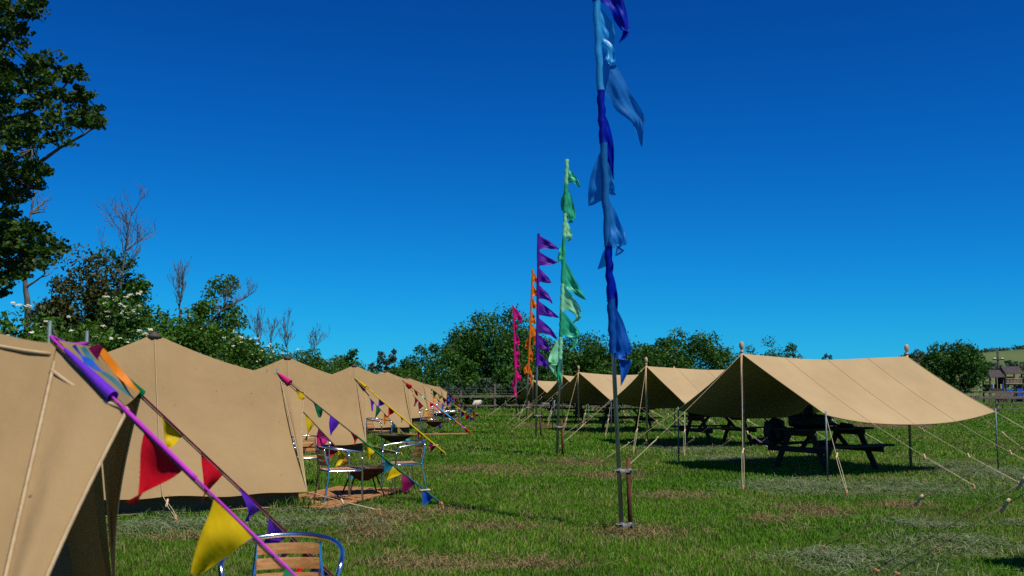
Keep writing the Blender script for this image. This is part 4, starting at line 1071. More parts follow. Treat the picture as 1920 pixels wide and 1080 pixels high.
def tree(name, label, x, y, h, wid, seed, mat='leaf_oak', size=0.22, ncl=46, per=110, trunk_r=0.2, base=0.25, group='leafy trees behind the field', shape=0.8, dy=None, top_skew=0.0, cat='tree', stems=1, clr=0.2, z0=0):
    rng = np.random.default_rng(seed)
    t = thing(name, label, cat, (x, y, z0), 0, group)
    dy = dy or wid
    cs, rs = [], []; cr0 = clr*min(wid, h)*0.75
    hb = h*base; hz = max(0.5, h-cr0*0.55-hb)
    while len(cs) < ncl:
        a = rng.uniform(0, 2*math.pi); rr = math.sqrt(rng.uniform(0, 1))
        if rng.uniform() < 0.45: rr = rng.uniform(0.72, 1.0)
        bul = 0.84+0.30*(mnoise.noise(Vector((math.cos(a)*1.4+seed*3.1, math.sin(a)*1.4, seed*1.7)))+0.5)
        rr *= min(1.08, bul)
        topz = (max(0.0, 1-abs(rr)**2.3))**(0.38 if cat != 'tree' else 0.5)*(0.90+0.15*mnoise.noise(Vector((math.cos(a)*rr*2.6+seed, math.sin(a)*rr*2.6, seed*2.3))))
        zlow = 0.0 if base < 0.08 else 0.10*rr
        f = rng.uniform(0, 1)**0.5
        zz = max(zlow, lerp(zlow, topz, f))
        p = np.array([math.cos(a)*rr*max(0.3, wid/2-cr0*0.45), math.sin(a)*rr*max(0.3, dy/2-cr0*0.45), hb+hz*zz])
        p[0] += top_skew*(p[2]/h)
        cs.append(p); rs.append(cr0*rng.uniform(0.55, 1.15))
    P, out = clump_points(rng, cs, rs, per)
    LAST[0] = P; ztop = np.percentile(P[:, 2], 99.7); P[:, 2] *= h/ztop
    for ax_, w_ in ((0, wid), (1, dy)):
        lo, hi = np.percentile(P[:, ax_], 1), np.percentile(P[:, ax_], 99); P[:, ax_] = (P[:, ax_]-(lo+hi)/2)*w_/(hi-lo) + (top_skew*0.5 if ax_ == 0 else 0)
    P[:, 2] = np.maximum(P[:, 2], 0.08)
    cb = np.repeat(rng.uniform(0.15, 0.85, ncl), per)
    tint = np.clip(cb*0.6 + rng.uniform(0, 0.5, len(P)), 0, 1)
    leaves('foliage' if cat != 'tree' else 'crown', P, size, mat, t, rng, out*0.8, tint, up=0.45)
    m = MB()
    for s in range(stems):
        bx = (s-(stems-1)/2)*0.3*wid/max(1, stems)
        fork = Vector((bx*1.3, 0, h*max(0.22, base*0.9)))
        limb(m, (bx, 0, -0.1), fork, trunk_r, trunk_r*0.75, rng, 6, 0.12, 8)
        for c in cs[s::max(1, stems)][:14]: limb(m, fork, c, trunk_r*0.5, trunk_r*0.08, rng, 5, 0.12, 5)
    m.build('trunk' if cat == 'tree' else 'stems', 'bark', t)
    return t, cs, rng
def pxtree(name, label, px, topy, D, wpx, seed, **k):
    h = at(px, topy, D).z; x = at(px, topy, D).x
    if k.get('group') == G1: wpx *= 1.22
    return tree(name, label, x, D, h, wpx/FPX*D, seed, **k)
G1 = 'leafy trees behind the far fence'
pxtree('oak_tree', 'biggest dark green oak behind the flag poles', 938, 584, 76, 165, 11, ncl=150, per=150, group=G1, base=0.12, trunk_r=0.35, size=0.24)
pxtree('oak_tree', 'rounded green tree joined to the left side of the biggest oak', 830, 648, 72, 130, 12, ncl=100, per=140, group=G1, base=0.05, size=0.22)
pxtree('oak_tree', 'tree in the dip between the biggest oak and the green flag pole', 1030, 640, 78, 110, 13, ncl=90, per=130, group=G1, base=0.06)
pxtree('oak_tree', 'dark tree behind the green flag, above the fourth shelter', 1095, 628, 80, 110, 14, ncl=90, per=130, group=G1, base=0.06)
pxtree('oak_tree', 'dark tree directly behind the lowest blue pennant', 1180, 638, 79, 110, 15, ncl=90, per=130, group=G1, base=0.06)
pxtree('oak_tree', 'broad tree with the highest top between the blue pole and the nearest shelter', 1290, 624, 80, 150, 16, ncl=110, per=140, group=G1, base=0.06)
pxtree('oak_tree', 'low shaded tree filling behind the oak by the far fence', 985, 668, 70, 100, 17, ncl=70, per=120, group=G1, base=0.03)
pxtree('oak_tree', 'low tree behind the second shelter ridge', 1230, 656, 74, 110, 18, ncl=70, per=120, group=G1, base=0.03)
pxtree('oak_tree', 'sloping tree right of the broad one, dropping to the nearest shelter ridge', 1362, 655, 80, 90, 19, ncl=40, per=100, group=G1, base=0.04)
pxtree('oak_tree', 'dense tree closing the gap right of the blue pole, over the second shelter', 1238, 640, 77, 105, 25, ncl=90, per=130, group=G1, base=0.04)
pxtree('oak_tree', 'dense tree between the green flag and the blue pole, over the third shelter', 1138, 636, 77, 100, 26, ncl=90, per=130, group=G1, base=0.04)
pxtree('ash_tree', 'dark tree rising alone above the nearest shelter ridge, leaning right', 1455, 634, 130, 66, 20, ncl=40, per=90, group=G1, base=0.1, size=0.3, top_skew=0.8)
pxtree('ash_tree', 'low hazy tree left of the leaning tree, above the nearest shelter', 1405, 650, 132, 70, 21, ncl=30, per=90, group=G1, base=0.05, size=0.3)
pxtree('ash_tree', 'round bushy tree right of the nearest shelter, in front of the green hill', 1778, 645, 82, 98, 22, ncl=100, per=130, group=G1, base=0.1, mat='leaf_oak', size=0.22)
pxtree('ash_tree', 'lighter bush at the right edge beside the play tower', 1925, 690, 104, 70, 23, ncl=30, per=90, group=G1, base=0.03, mat='leaf_elder', size=0.26)
pxtree('ash_tree', 'small tree at the foot of the round bushy one, above the pale fence', 1735, 700, 88, 90, 24, ncl=30, per=90, group=G1, base=0.03, size=0.24)
pxtree('hawthorn', 'pale green small tree left of the big oak group, over the last tent', 765, 676, 66, 60, 31, ncl=30, per=90, group=G1, base=0.05, size=0.2)
pxtree('hawthorn', 'thin wispy greyish tree above the fifth tent peak', 727, 656, 60, 34, 32, ncl=22, per=60, group=G1, base=0.1, mat='leaf_thorn', size=0.16, shape=0.85)
pxtree('hawthorn', 'bushy tree above the fourth tent peak', 652, 658, 54, 52, 33, ncl=34, per=90, group=G1, base=0.05, size=0.17)
pxtree('hawthorn', 'low scrub tree between the wispy tree and the fourth tent', 695, 684, 57, 60, 34, ncl=26, per=90, group=G1, base=0.02, mat='leaf_thorn', size=0.17)
pxtree('hawthorn', 'low green scrub right behind the last two tents', 800, 690, 64, 90, 35, ncl=34, per=90, group=G1, base=0.02, size=0.2)
# distant trees standing on the hill
for i, (px, ty, D, wp, lab) in enumerate(((1905, 652, 420, 18, 'small round tree on the hill crest at the right edge'), (1880, 655, 420, 7, 'tiny tree on the hill crest left of the round one'),
        (1728, 656, 300, 34, 'dark tree on the hill line behind the back finial of the nearest shelter'), (1700, 662, 300, 26, 'low tree on the hill line left of the back finial'),
        (1550, 664, 330, 26, 'tiny distant tree above the middle of the nearest shelter ridge'))):
    p = at(px, ty, D); hh = 8*D/420 if i < 2 else 6.5
    if i == 1: hh = 4
    tree('hill_tree', lab, p.x, D, hh, wp/FPX*D, 60+i, mat='leaf_far', size=0.6, ncl=18, per=60, group='trees on the distant hill', base=0.02, trunk_r=0.3, z0=p.z-hh)

# ---- elder hedge along the left, behind the tents
GH = 'flowering bushes of the hedge behind the tents'
def bush(label, px, topy, D, wpx, seed, flowers=26, mat='leaf_elder', size=0.11, ncl=70, per=150, name='elder_bush'):
    t, cs, rng = pxtree(name, label, px, topy, D, wpx, seed, mat=mat, size=size, ncl=ncl, per=per, group=GH, base=0.0, trunk_r=0.05, cat='bush', stems=4, clr=0.22)
    if flowers:
        LP = LAST[0]; hh = LP[:, 2].max(); wx_ = np.abs(LP[:, 0]).max(); wy_ = np.abs(LP[:, 1]).max()
        rad_ = np.sqrt((LP[:, 0]/wx_)**2+(LP[:, 1]/wy_)**2+(np.maximum(0, LP[:, 2]/hh-0.25)/0.75)**2)
        cand = np.where((rad_ > 0.80) & (LP[:, 1] < 0.25*wy_) & (LP[:, 2] > 0.35*hh))[0]
        V, F = [], []
        for k in range(int(flowers*1.2)):
            c = LP[cand[int(rng.integers(0, len(cand)))]]; ctr = c+np.array([0.01, -0.09, 0.05])
            n = np.array([0.15, -0.35, 0.9]); n = n/np.linalg.norm(n); R0 = rng.uniform(0.03, 0.065)
            a1 = np.cross(n, [1, 0, 0]); a1 /= np.linalg.norm(a1); a2 = np.cross(n, a1)
            for q in range(18):
                rr = R0*math.sqrt(rng.uniform(0, 1)); an = rng.uniform(0, 6.28)
                p = ctr+a1*rr*math.cos(an)+a2*rr*math.sin(an)*0.9-n*rr*rr*3+rng.normal(size=3)*0.006
                s = rng.uniform(0.011, 0.020); b = len(V); ca, sa = math.cos(an*3)*s, math.sin(an*3)*s
                V += [p+a1*ca+a2*sa, p-a1*sa+a2*ca, p-a1*ca-a2*sa, p+a1*sa-a2*ca]; F.append((b, b+1, b+2, b+3))
        fast_mesh('blossom', V, F, 'blossom', t)
    return t
bush('elder bush with scattered white blossom at the left edge above the nearest tent', 30, 592, 17, 260, 41, 22)
bush('elder bush thick with white blossom between the nearest tent and the second tent peak', 225, 566, 21, 230, 42, 60, ncl=90)
bush('leafy dark bush right behind the second tent peak', 345, 590, 25, 170, 43, 4)
bush('dark low bush at the foot of the pale-trunked tree', 120, 604, 19, 180, 44, 16)
bush('elder bush sprinkled with white blossom between second and third tent peaks', 425, 628, 29, 170, 45, 60, ncl=80)
bush('blossoming bush just left of the third tent peak', 500, 655, 34, 130, 46, 34)
bush('plain green bush right above the third tent peak', 570, 658, 38, 110, 47, 5, ncl=40)
bush('plain low bush behind the third tent, under bare twigs', 612, 680, 43, 100, 48, 0, ncl=36)
bush('brownish low bush between third and fourth tents', 545, 668, 41, 90, 49, 0, mat='leaf_thorn', ncl=36)
bush('small dark bush behind the fourth tent', 680, 700, 48, 90, 50, 0, ncl=30)
bush('dark bush low behind the second tent ridge', 330, 640, 27, 150, 51, 6, ncl=40)
bush('shaded bush beyond the left edge bush', -90, 585, 15, 260, 52, 10)
bush('leafy bush left of the thorny bare tree, behind the second tent roof', 295, 590, 26, 150, 57, 8)
bush('bush topped with thin bare twigs between second and third tents', 478, 640, 33, 130, 58, 20)
bush('green bush low in the hedge just left of the third tent peak twigs', 535, 652, 37.5, 130, 59, 6)
bush('leafy bush filling the hedge right of the third tent peak', 588, 662, 42, 110, 53, 3)
bush('dark leafy bush in the hedge left of the fourth tent peak', 640, 676, 46, 100, 54, 0)
bush('low leafy bush above the slope of the fourth tent roof', 702, 684, 53, 100, 55, 0)
bush('rounded low bush beside the fifth tent peak', 752, 690, 58, 80, 56, 0)
# taller leafy trees in the hedge
GL = 'taller trees in the hedge behind the tents'
pxtree('thorn_tree', 'brownish-green dense thorn tree left of the large bare tree', 168, 478, 27, 205, 61, mat='leaf_thorn', size=0.12, ncl=105, per=130, group=GL, base=0.15, trunk_r=0.1, dy=3)
pxtree('thorn_tree', 'darker green ragged tree wrapped round the large bare tree trunk', 230, 470, 28, 125, 62, mat='leaf_oak', size=0.12, ncl=64, per=110, group=GL, base=0.15, trunk_r=0.1, top_skew=-0.2)
pxtree('hazel_tree', 'tall leafy green tree right of the thorny bare tree, with a bare branch across it', 410, 522, 32, 122, 63, mat='leaf_elder', size=0.12, ncl=100, per=130, group=GL, base=0.02, trunk_r=0.1)
# ---- bare and dead trees
def bare(label, pts, seed, D, levels=3, r0=0.09, nb=7, ln=0.42, spread=0.9, group='bare leafless trees in the hedge', rmin=0.006, updir=0.35, lowb=0.4):
    rng = np.random.default_rng(seed); P = [at(px, py, D) for px, py in pts]
    t = thing('bare_tree', label, 'tree', (P[0].x, D, 0), 0, group)
    m = MB(); P = [Vector((P[0].x, D, 0))]+P if P[0].z > 0.2 else P
    q = smooth_path(P, 5); N = len(q)
    m.tube(q, [max(rmin, r0*(1-0.9*i/N)) for i in range(N)], 7); m.build('trunk', 'deadwood', t, world=True)
    L0 = (P[-1]-P[0]).length
    b = MB()
    def grow(p, d, L, r, lev):
        e = p; pts_ = [p]; dd = d.copy(); n = 6
        for k in range(n):
            dd = (dd+Vector((rng.normal()*0.16, rng.normal()*0.16, rng.normal()*0.12+0.05))).normalized(); e = e+dd*L/n; pts_.append(e)
        b.tube(pts_, [max(rmin*0.7, r*(1-0.8*k/n)) for k in range(n+1)], 4, cap=False)
        if lev > 0:
            for k in range(int(rng.integers(3, 6))):
                i = int(rng.integers(2, n+1)); sd = Vector(unit_rand(rng, 1)[0]); nd = (dd*0.75+sd*spread+Vector((0, 0, updir))).normalized()
                grow(pts_[i], nd, L*rng.uniform(0.4, 0.7), r*0.45, lev-1)
    for k in range(nb):
        i = int(N*rng.uniform(lowb, 0.98)); tg = (q[min(i+1, N-1)]-q[max(0, i-1)]).normalized(); sd = Vector(unit_rand(rng, 1)[0])
        nd = (tg*0.5+sd*spread+Vector((0, 0, updir))).normalized(); grow(q[i], nd, L0*ln*rng.uniform(0.5, 1.0), r0*0.42, levels-1)
    b.build('branches', 'deadwood', t, world=True)
    return t
bare('largest bare tree with fanned dead twigs standing clear against the sky', [(222, 600), (227, 530), (234, 480), (240, 435), (246, 400)], 71, 27.5, 3, 0.045, 14, 0.205, 0.95, lowb=0.35, updir=0.5)
bare('thorny upright bare tree left of the tall leafy hazel', [(338, 600), (336, 580), (339, 560), (343, 540)], 72, 31, 3, 0.045, 13, 0.16, 0.6, updir=0.7)
bare('pale leaning dead branch crossing in front of the tall leafy hazel', [(352, 655), (385, 612), (412, 585), (436, 572), (462, 556)], 73, 29, 3, 0.045, 10, 0.15, 0.7, updir=0.5)
bare('pale-trunked tree with bare crooked side boughs at far left', [(52, 600), (48, 540), (47, 500), (50, 440), (62, 380)], 74, 24, 3, 0.09, 10, 0.13, 0.9)
bare('thin greyish bare twigs rising between second and third tents', [(488, 665), (484, 640), (482, 618)], 75, 36, 3, 0.03, 10, 0.2, 0.4, updir=0.9)
bare('spray of thin bare twigs above the third tent peak', [(540, 672), (536, 648), (537, 626)], 76, 38, 3, 0.03, 10, 0.22, 0.5, updir=0.9)
bare('bare twigs leaning right over the dip after the third tent', [(575, 676), (586, 658), (597, 642)], 77, 40, 3, 0.03, 9, 0.2, 0.5, updir=0.9)
bare('short bare twigs left of the spray above the third tent', [(510, 668), (508, 650), (506, 630)], 78, 37, 3, 0.028, 8, 0.2, 0.45, updir=0.9)

# ---- maple reaching in from the upper left
def in_poly(x, y, P):
    c = False; j = len(P)-1
    for i in range(len(P)):
        if (P[i][1] > y) != (P[j][1] > y) and x < (P[j][0]-P[i][0])*(y-P[i][1])/(P[j][1]-P[i][1])+P[i][0]: c = not c
        j = i
    return c
mt = thing('maple_tree', 'large dark green maple reaching into the sky from the upper left edge', 'tree', (-12.6, 20.5, 0))
rng = np.random.default_rng(5)
polys = [[(-60, -60), (82, -60), (80, 5), (60, 30), (72, 60), (30, 85), (18, 104), (-60, 110)],
         [(-60, 115), (30, 112), (60, 103), (110, 104), (150, 130), (152, 165), (170, 188), (192, 205), (206, 246), (165, 232), (120, 272), (108, 255), (70, 280), (45, 275), (60, 303), (98, 315), (100, 348), (60, 365), (-60, 385)],
         [(-60, 388), (0, 388), (40, 402), (70, 415), (103, 430), (118, 465), (95, 498), (60, 515), (25, 522), (-60, 530)],
         [(-60, 520), (20, 515), (14, 545), (8, 556), (-60, 560)]]
cs = []
for P_, n in zip(polys, (110, 240, 120, 18)):
    xs = [p[0] for p in P_]; ys = [p[1] for p in P_]; k = 0
    while k < n:
        x, y = rng.uniform(min(xs), max(xs)), rng.uniform(min(ys), max(ys))
        if in_poly(x, y, P_): cs.append(at(x, y, 20.5+rng.normal()*1.1)); k += 1
for k in range(170):                                    # the rest of the crown, outside the frame
    v = unit_rand(rng, 1)[0]; cs.append(Vector((-12.9+v[0]*2.4, 21+v[1]*3.0, 7.2+v[2]*4.2)))
P, out = clump_points(rng, [tuple(c) for c in cs], [rng.uniform(0.09, 0.27) for _ in cs], 52, 0.5)
cb = np.repeat(rng.uniform(0.1, 0.9, len(cs)), 52)
leaves('crown', P - np.array([-12.6, 20.5, 0]), 0.098, 'leaf_maple', mt, rng, out*0.3, np.clip(cb*0.5+rng.uniform(0, 0.55, len(P)), 0, 1), up=0.8, aspect=0.85)
m = MB(); limb(m, (0, 0, -0.1), (-0.1, 0.1, 2.6), 0.34, 0.28, rng, 6, 0.05, 10); limb(m, (-0.1, 0.1, 2.6), (0.1, 0, 9.5), 0.27, 0.05, rng, 8, 0.06, 8)
base = Vector((-12.6, 20.5, 0))
mains = [((0, 0, 3.1), at(95, 470, 20.5)), ((0, 0, 3.9), at(60, 350, 20.2)), ((0, 0, 4.4), at(195, 225, 20.5)), ((0, 0, 5.2), at(140, 140, 20.8)), ((0, 0, 6.2), at(60, 30, 20.5)), ((0, 0, 3.4), at(-40, 545, 20)), ((0, 0, 5.0), at(60, 280, 19.6))]
for a, b in mains:
    pts = limb(m, a, b-base, 0.11, 0.014, rng, 9, 0.10, 6)
    for c in cs[:488]:
        q = min(pts[2:], key=lambda p_: (p_-(c-base)).length)
        if (q-(c-base)).length < 0.85 and rng.uniform() < 0.5: limb(m, q, c-base, 0.014, 0.004, rng, 3, 0.12, 4)
m.build('trunk', 'bark', mt)
# ------------------------------------------------------------------ ground, hill
m, n, l, b = new_mat('field_ground')
t1 = tex_noise(n, l, 0.22, 6, 0.6); t2 = tex_noise(n, l, 3.0, 5, 0.7); t3 = tex_noise(n, l, 40, 3, 0.7)
r1 = ramp(n, [(0.3, (0.026, 0.060, 0.004)), (0.52, (0.050, 0.090, 0.008)), (0.75, (0.10, 0.095, 0.026))])
mxn = n.new('ShaderNodeMath'); mxn.operation = 'MULTIPLY_ADD'; mxn.inputs[1].default_value = 0.55
l.new(t2.outputs[0], mxn.inputs[0]); 
md = n.new('ShaderNodeMath'); md.operation = 'MULTIPLY'; md.inputs[1].default_value = 0.5; l.new(t1.outputs[0], md.inputs[0]); l.new(md.outputs[0], mxn.inputs[2])
l.new(mxn.outputs[0], r1.inputs[0]); l.new(r1.outputs[0], b.inputs['Base Color'])
b.inputs['Roughness'].default_value = 0.95; b.inputs['Specular IOR Level'].default_value = 0.1
bump(n, l, b, t3.outputs[0], 0.7, 0.04); M['ground'] = m
g = MB(); 
xs = [-2500, -400, -80, -30, -10, 0, 10, 30, 80, 400, 2500]; ys = [-300, -20, 0, 10, 30, 60, 120, 300, 900, 3000]
for yv in ys:
    for xv in xs: g.v.append((xv, yv, 0.0))
for i in range(len(ys)-1):
    for j in range(len(xs)-1):
        a = i*len(xs)+j; g.f.append((a, a+1, a+len(xs)+1, a+len(xs)))
tag(g.build('ground', 'ground', None, smooth=False), kind='structure', label='mown green field with patches of dry cut grass')

m, n, l, b = new_mat('hill_pasture')
t1 = tex_noise(n, l, 0.02, 6, 0.65, sc=(1, 0.35, 1)); r1 = ramp(n, [(0.35, (0.05, 0.095, 0.010)), (0.5, (0.085, 0.12, 0.018)), (0.66, (0.14, 0.135, 0.035))])
l.new(t1.outputs[0], r1.inputs[0]); l.new(r1.outputs[0], b.inputs['Base Color']); b.inputs['Roughness'].default_value = 0.95; M['hill'] = m
g = MB()
def crest(px):
    pts = [(1100, 705), (1480, 692), (1600, 682), (1700, 674), (1780, 668), (1850, 661), (1920, 656), (2100, 648), (2600, 640)]
    for (a, ya), (c, yc) in zip(pts, pts[1:]):
        if px <= c: return ya+(yc-ya)*(px-a)/(c-a)
    return 640
def hillf(i, j):
    px = 1100+1500*i; Y = 150+270*j; top = at(px, crest(px), 420)
    x = top.x*(0.62+0.38*j); z = top.z*(math.sin(j*math.pi/2)**1.35) + 0.35*mnoise.noise(Vector((i*14, j*6, 1)))*j
    return Vector((x, Y, z-0.3*(1-j)))
g.grid(hillf, 60, 24)
def hillb(i, j):
    p = hillf(i, 1); return Vector((p.x*(1+0.3*j), p.y+300*j, p.z*(1-j*j)-0.3*j))
g.grid(hillb, 60, 8)
tag(g.build('hill', 'hill', None), kind='structure', label='grassy hillside on the horizon at the right')
# hedge lines on the hill: woods that read as one mass
rng = np.random.default_rng(91)
def wood(name, label, pts, D, hpx, n, size):
    C = []
    for k in range(n):
        f = rng.uniform(0, len(pts)-1.001); i = int(f); q = f-i
        px = lerp(pts[i][0], pts[i+1][0], q); py = lerp(pts[i][1], pts[i+1][1], q) - rng.uniform(0, hpx)*(0.6+0.4*math.sin(px*0.21)*math.sin(px*0.057+1))
        C.append(tuple(at(px, py, D+rng.normal()*6)))
    P, out = clump_points(rng, C, [rng.uniform(1.0, 2.2)*D/400 for _ in C], 40)
    o = leaves(name, P, size, 'leaf_far', None, rng, out, np.clip(np.repeat(rng.uniform(0, .7, n), 40)+rng.uniform(0, .3, n*40), 0, 1))
    tag(o, label, 'wood', kind='stuff')
wood('distant_wood', 'dark strip of woodland at the foot of the far hill', [(1500, 712), (1640, 705), (1780, 700), (1860, 698), (1960, 697), (2100, 690)], 250, 22, 330, 0.9)
wood('hill_hedge', 'thin dark hedge line along the hill crest', [(1690, 675), (1740, 671), (1790, 666), (1860, 660), (1960, 652)], 415, 3.5, 150, 0.9)
wood('far_scrub', 'low dark scrub in the shade behind the far fence', [(560, 738), (700, 736), (860, 736), (1000, 736), (1150, 735), (1300, 734), (1420, 733)], 70, 34, 420, 0.24)

# ------------------------------------------------------------------ grass and cut hay
def vnoise(x, y, s, seed):
    x = x*s+seed*17.3; y = y*s-seed*9.1; xi = np.floor(x); yi = np.floor(y); fx = x-xi; fy = y-yi
    def h(a, c): v = np.sin(a*127.1+c*311.7+seed*74.7)*43758.5453; return v-np.floor(v)
    fx = fx*fx*(3-2*fx); fy = fy*fy*(3-2*fy)
    return (h(xi, yi)*(1-fx)+h(xi+1, yi)*fx)*(1-fy)+(h(xi, yi+1)*(1-fx)+h(xi+1, yi+1)*fx)*fy
def fbm(x, y, s, seed): return vnoise(x, y, s, seed)*0.5+vnoise(x, y, s*2.1, seed+1)*0.3+vnoise(x, y, s*4.3, seed+2)*0.2
def ell(px, py, rx, ry): 
    c = G(px, py); e = G(px+rx, py); f = G(px, py-ry); k = G(px, py+ry)
    return (c.x, c.y, abs(e.x-c.x), max(0.12, (f.y-k.y)/2))
GREY = [ell(1660, 915, 210, 17), ell(1480, 914, 120, 15), ell(1850, 885, 110, 20), ell(1800, 1025, 150, 22), ell(1640, 1062, 180, 26), ell(1900, 985, 40, 8), ell(1740, 985, 90, 10), ell(320, 985, 110, 22), ell(600, 958, 110, 10), ell(1290, 840, 90, 8), ell(1375, 862, 90, 8), ell(560, 985, 150, 10), ell(1560, 1045, 120, 14)]
BROWN = [ell(720, 972, 110, 14), ell(690, 1000, 70, 22), ell(800, 1060, 130, 18), ell(1000, 1062, 140, 12), ell(1190, 1000, 110, 14), ell(1530, 960, 75, 14), ell(1690, 950, 80, 6), ell(830, 960, 60, 10), ell(930, 990, 90, 8), ell(340, 1010, 90, 8), ell(1150, 895, 70, 6), ell(1640, 800, 120, 5), ell(1440, 975, 60, 7), ell(900, 880, 90, 6), ell(1010, 800, 50, 4), ell(760, 800, 40, 3), ell(1080, 870, 60, 5), ell(1260, 930, 80, 7)]
def mask(x, y, E, seed):
    m_ = np.zeros_like(x)
    for (cx, cy, rx, ry) in E: m_ = np.maximum(m_, np.exp(-(((x-cx)/rx)**2+((y-cy)/ry)**2)*1.1))
    return np.clip((m_*1.25 - 0.55*(1-fbm(x, y, 3.1, seed))) *1.6, 0, 1)
TENTS = [(o['t'].location.x, o['t'].location.y, o['t'].rotation_euler.z) for o in T]
def clear(x, y):
    k = np.ones(len(x), bool)
    for (cx, cy, a) in TENTS:
        dx, dy = x-cx, y-cy; u = dx*math.cos(a)+dy*math.sin(a); v = -dx*math.sin(a)+dy*math.cos(a)
        k &= ~((np.abs(u) < 1.62) & (np.abs(v) < 1.74))
    dx, dy = x+2.36, y-13.65; a = R(74); u = dx*math.cos(a)+dy*math.sin(a); v = -dx*math.sin(a)+dy*math.cos(a)
    k &= ~((np.abs(u) < 1.2) & (np.abs(v) < 0.56) & (vnoise(x, y, 6, 3) < 0.86))
    return k
rng = np.random.default_rng(77)
def sample(D0, D1, dens):
    area = 0.555*(D1*D1-D0*D0)+4.0*(D1-D0); n = int(area*dens)
    y = np.sqrt(rng.uniform(D0*D0, D1*D1, n)); x = rng.uniform(-1, 1, n)*(0.555*y+2.0)
    k = clear(x, y); return x[k], y[k]
def blades(D0, D1, dens, h, wd):
    x, y = sample(D0, D1, dens); n = len(x)
    gm, bm = mask(x, y, GREY, 5), mask(x, y, BROWN, 9)
    f1, f2 = fbm(x, y, 0.45, 2), fbm(x, y, 2.6, 6)
    dry = np.clip((f1-0.46)*2.2+(f2-0.50)*2.4+0.12, 0.08, 1)*0.58
    rnd = rng.uniform(0, 1, n)
    hh = h*rng.uniform(0.45, 1.3, n)*(0.6+0.9*f2)*(1-0.5*np.maximum(gm, bm)); 
    az = rng.uniform(0, 6.283, n); ln = rng.uniform(0.15, 0.9, n)*hh
    dx, dy = np.cos(az)*ln, np.sin(az)*ln; fa = rng.normal(0, 0.6, n); wx, wy = np.cos(fa)*wd/2, np.sin(fa)*wd/2
    z = np.zeros(n)
    V = np.stack([np.stack([x-wx, y-wy, z-0.005], 1), np.stack([x+wx, y+wy, z-0.005], 1), np.stack([x+dx*0.4+wx*0.7, y+dy*0.4+wy*0.7, hh*0.62], 1), np.stack([x+dx*0.4-wx*0.7, y+dy*0.4-wy*0.7, hh*0.62], 1), np.stack([x+dx, y+dy, hh], 1)], 1).reshape(-1, 3)
    i = np.arange(n)[:, None]*5
    F = np.concatenate([i+np.array([[0, 1, 2]]), i+np.array([[0, 2, 3]]), i+np.array([[3, 2, 4]])], 0)
    g0, g1, g2 = np.array([0.034, 0.115, 0.002]), np.array([0.110, 0.26, 0.008]), np.array([0.19, 0.24, 0.022])
    c = g0+(g1*1.12-g0*0.8)*(rnd**1.3)[:, None]; c = c+(g2-c)*(np.clip(f1*1.6-0.55, 0, 1)*0.45)[:, None]
    st = np.array([0.30, 0.235, 0.10])*(0.6+0.7*rng.uniform(0, 1, n))[:, None]
    pick = (rng.uniform(0, 1, n) < dry*0.5+bm*0.6)[:, None]; c = np.where(pick, st, c)*(0.47+0.74*fbm(x, y, 1.1, 31)+0.46*fbm(x, y, 5.5, 37)+0.16*rng.uniform(-1, 1, n))[:, None]
    gs = np.array([0.14, 0.19, 0.075])*(0.6+0.7*rng.uniform(0, 1, n))[:, None]
    pick = (rng.uniform(0, 1, n) < gm*0.6)[:, None]; c = np.where(pick, gs, c)
    return V, F, np.repeat(np.concatenate([c, np.ones((n, 1))], 1), 5, 0)
Vs, Fs, Cs = [], [], []; off = 0
for (a, c_, de, h, wd) in ((3.6, 9, 3000, 0.042, 0.0055), (9, 14, 2000, 0.042, 0.007), (14, 22, 800, 0.046, 0.011), (22, 36, 260, 0.05, 0.02), (36, 62, 85, 0.055, 0.036), (62, 95, 22, 0.09, 0.08)):
    V, F, C_ = blades(a, c_, de, h, wd); Vs.append(V); Fs.append(F+off); Cs.append(C_); off += len(V)
go = fast_mesh('grass', np.concatenate(Vs), np.concatenate(Fs), 'grass', None, {'Col': ('FLOAT_COLOR', np.concatenate(Cs))})
tag(go, 'short mown green grass of the camping field', 'grass', kind='stuff')
# taller tufts along the tent skirts
tx, ty = [], []
for (px, py, n_) in ((555, 956, 150), (574, 957, 40), (335, 974, 22), (800, 812, 40), (705, 850, 50)):
    c = G(px, py); tx.append(rng.normal(c.x, 0.13, n_)); ty.append(rng.normal(c.y, 0.07, n_))
x = np.concatenate(tx); y = np.concatenate(ty); n_ = len(x)
hh = rng.uniform(0.06, 0.20, n_); az = rng.uniform(0, 6.28, n_); ln = hh*rng.uniform(0.3, 0.8, n_); wd = 0.011
dx, dy = np.cos(az)*ln, np.sin(az)*ln; z = np.zeros(n_)
V = np.stack([np.stack([x-wd/2, y, z], 1), np.stack([x+wd/2, y, z], 1), np.stack([x+dx*.4+wd*.4, y+dy*.4, hh*.65], 1), np.stack([x+dx*.4-wd*.4, y+dy*.4, hh*.65], 1), np.stack([x+dx, y+dy, hh*0.95], 1)], 1).reshape(-1, 3)
i = np.arange(n_)[:, None]*5; F = np.concatenate([i+np.array([[0, 1, 2]]), i+np.array([[0, 2, 3]]), i+np.array([[3, 2, 4]])], 0)
c = np.array([0.035, 0.10, 0.006])+(np.array([0.12, 0.22, 0.03])-np.array([0.035, 0.10, 0.006]))*rng.uniform(0, 1, (n_, 1))
tag(fast_mesh('long_grass', V, F, 'grass', None, {'Col': ('FLOAT_COLOR', np.repeat(np.concatenate([c, np.ones((n_, 1))], 1), 5, 0))}), 'longer grass tufts uncut along the tent skirts', 'grass', kind='stuff')
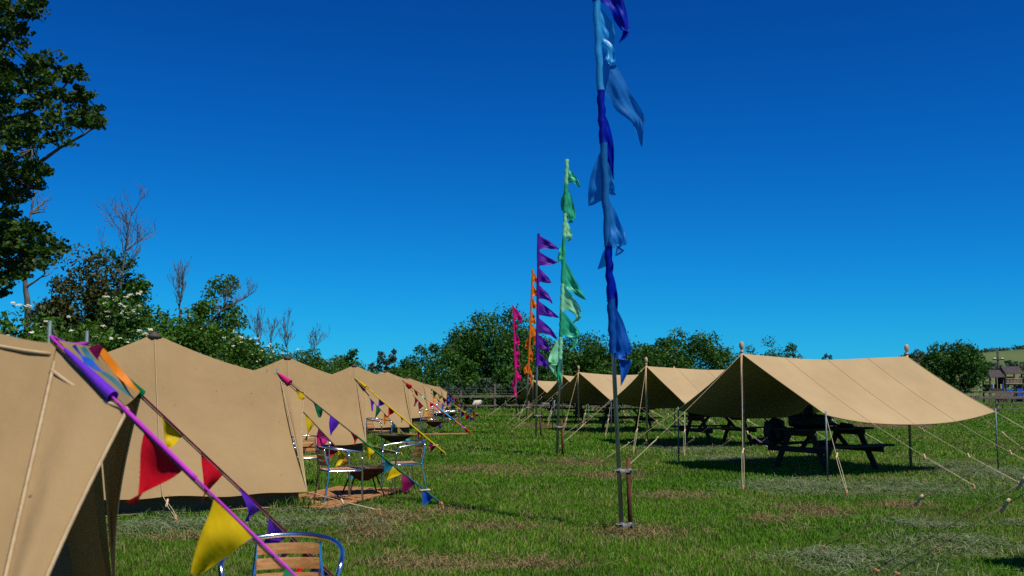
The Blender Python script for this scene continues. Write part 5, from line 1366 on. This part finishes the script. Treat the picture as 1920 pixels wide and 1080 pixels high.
# cut hay lying about in heaps
def hay(E, n, colr, seed, thick, ln):
    ws = np.array([max(0.05, e[2]*e[3])**0.8 for e in E]); k = rng.choice(len(E), n, p=ws/ws.sum()); A = np.array(E)
    x = A[k, 0]+rng.normal(0, 0.55, n)*A[k, 2]; y = A[k, 1]+rng.normal(0, 0.55, n)*A[k, 3]
    keep = (rng.uniform(0, 1, n) < 0.15+1.3*np.clip(fbm(x, y, 2.4, seed)-0.33, 0, 1)*2) & clear(x, y) & (y > 3.5); x, y = x[keep], y[keep]; n = len(x)
    hz = 0.012+0.085*rng.uniform(0, 1, n)*np.clip(fbm(x, y, 2.4, seed)*1.8-0.55, 0.05, 1)
    az = rng.uniform(0, 6.28, n); L = ln*rng.uniform(0.4, 1.4, n); dx, dy = np.cos(az)*L/2, np.sin(az)*L/2
    bend = rng.normal(0, 0.25, n); wx, wy = -np.sin(az)*thick/2, np.cos(az)*thick/2; sl = rng.normal(0, 0.018, n)
    mx_, my_ = x-np.sin(az)*L*bend*0.3, y+np.cos(az)*L*bend*0.3
    f = lambda X, Y, Z, s: np.stack([X+wx*s, Y+wy*s, np.maximum(Z, 0.006)], 1)
    V = np.stack([f(x-dx, y-dy, hz-sl, 1), f(x-dx, y-dy, hz-sl+.002, -1), f(mx_, my_, hz+0.012, -1), f(mx_, my_, hz+0.012, 1), f(x+dx, y+dy, hz+sl, -1), f(x+dx, y+dy, hz+sl+.002, 1)], 1).reshape(-1, 3)
    i = np.arange(n)[:, None]*6; F = np.concatenate([i+np.array([[0, 1, 2, 3]]), i+np.array([[3, 2, 4, 5]])], 0)
    c = np.array(colr)*(0.55+0.8*rng.uniform(0, 1, (n, 1)))
    return V, F, np.repeat(np.concatenate([c, np.ones((n, 1))], 1), 6, 0)
Vs, Fs, Cs = [], [], []; off = 0
FIELD = [(rng.uniform(-1, 1)*(0.5*d_), d_, 0.5+0.02*d_, 0.25+0.02*d_) for d_ in rng.uniform(4.5, 30, 90)]
for args in ((FIELD, 16000, (0.23, 0.18, 0.085), 33, 0.005, 0.09), (GREY, 15000, (0.21, 0.245, 0.13), 21, 0.0045, 0.15), (GREY, 9000, (0.11, 0.16, 0.06), 23, 0.006, 0.14), (BROWN, 17000, (0.24, 0.17, 0.075), 25, 0.005, 0.10), (BROWN, 8000, (0.13, 0.085, 0.04), 27, 0.006, 0.09)):
    V, F, C_ = hay(*args); Vs.append(V); Fs.append(F+off); Cs.append(C_); off += len(V)
ho = fast_mesh('cut_hay', np.concatenate(Vs), np.concatenate(Fs), 'hay', None, {'Col': ('FLOAT_COLOR', np.concatenate(Cs))})
tag(ho, 'pale and brown clippings of cut hay strewn over the grass', 'hay', kind='stuff')
scene.cycles.max_bounces = 6; scene.cycles.transparent_max_bounces = 12; scene.cycles.use_denoising = False
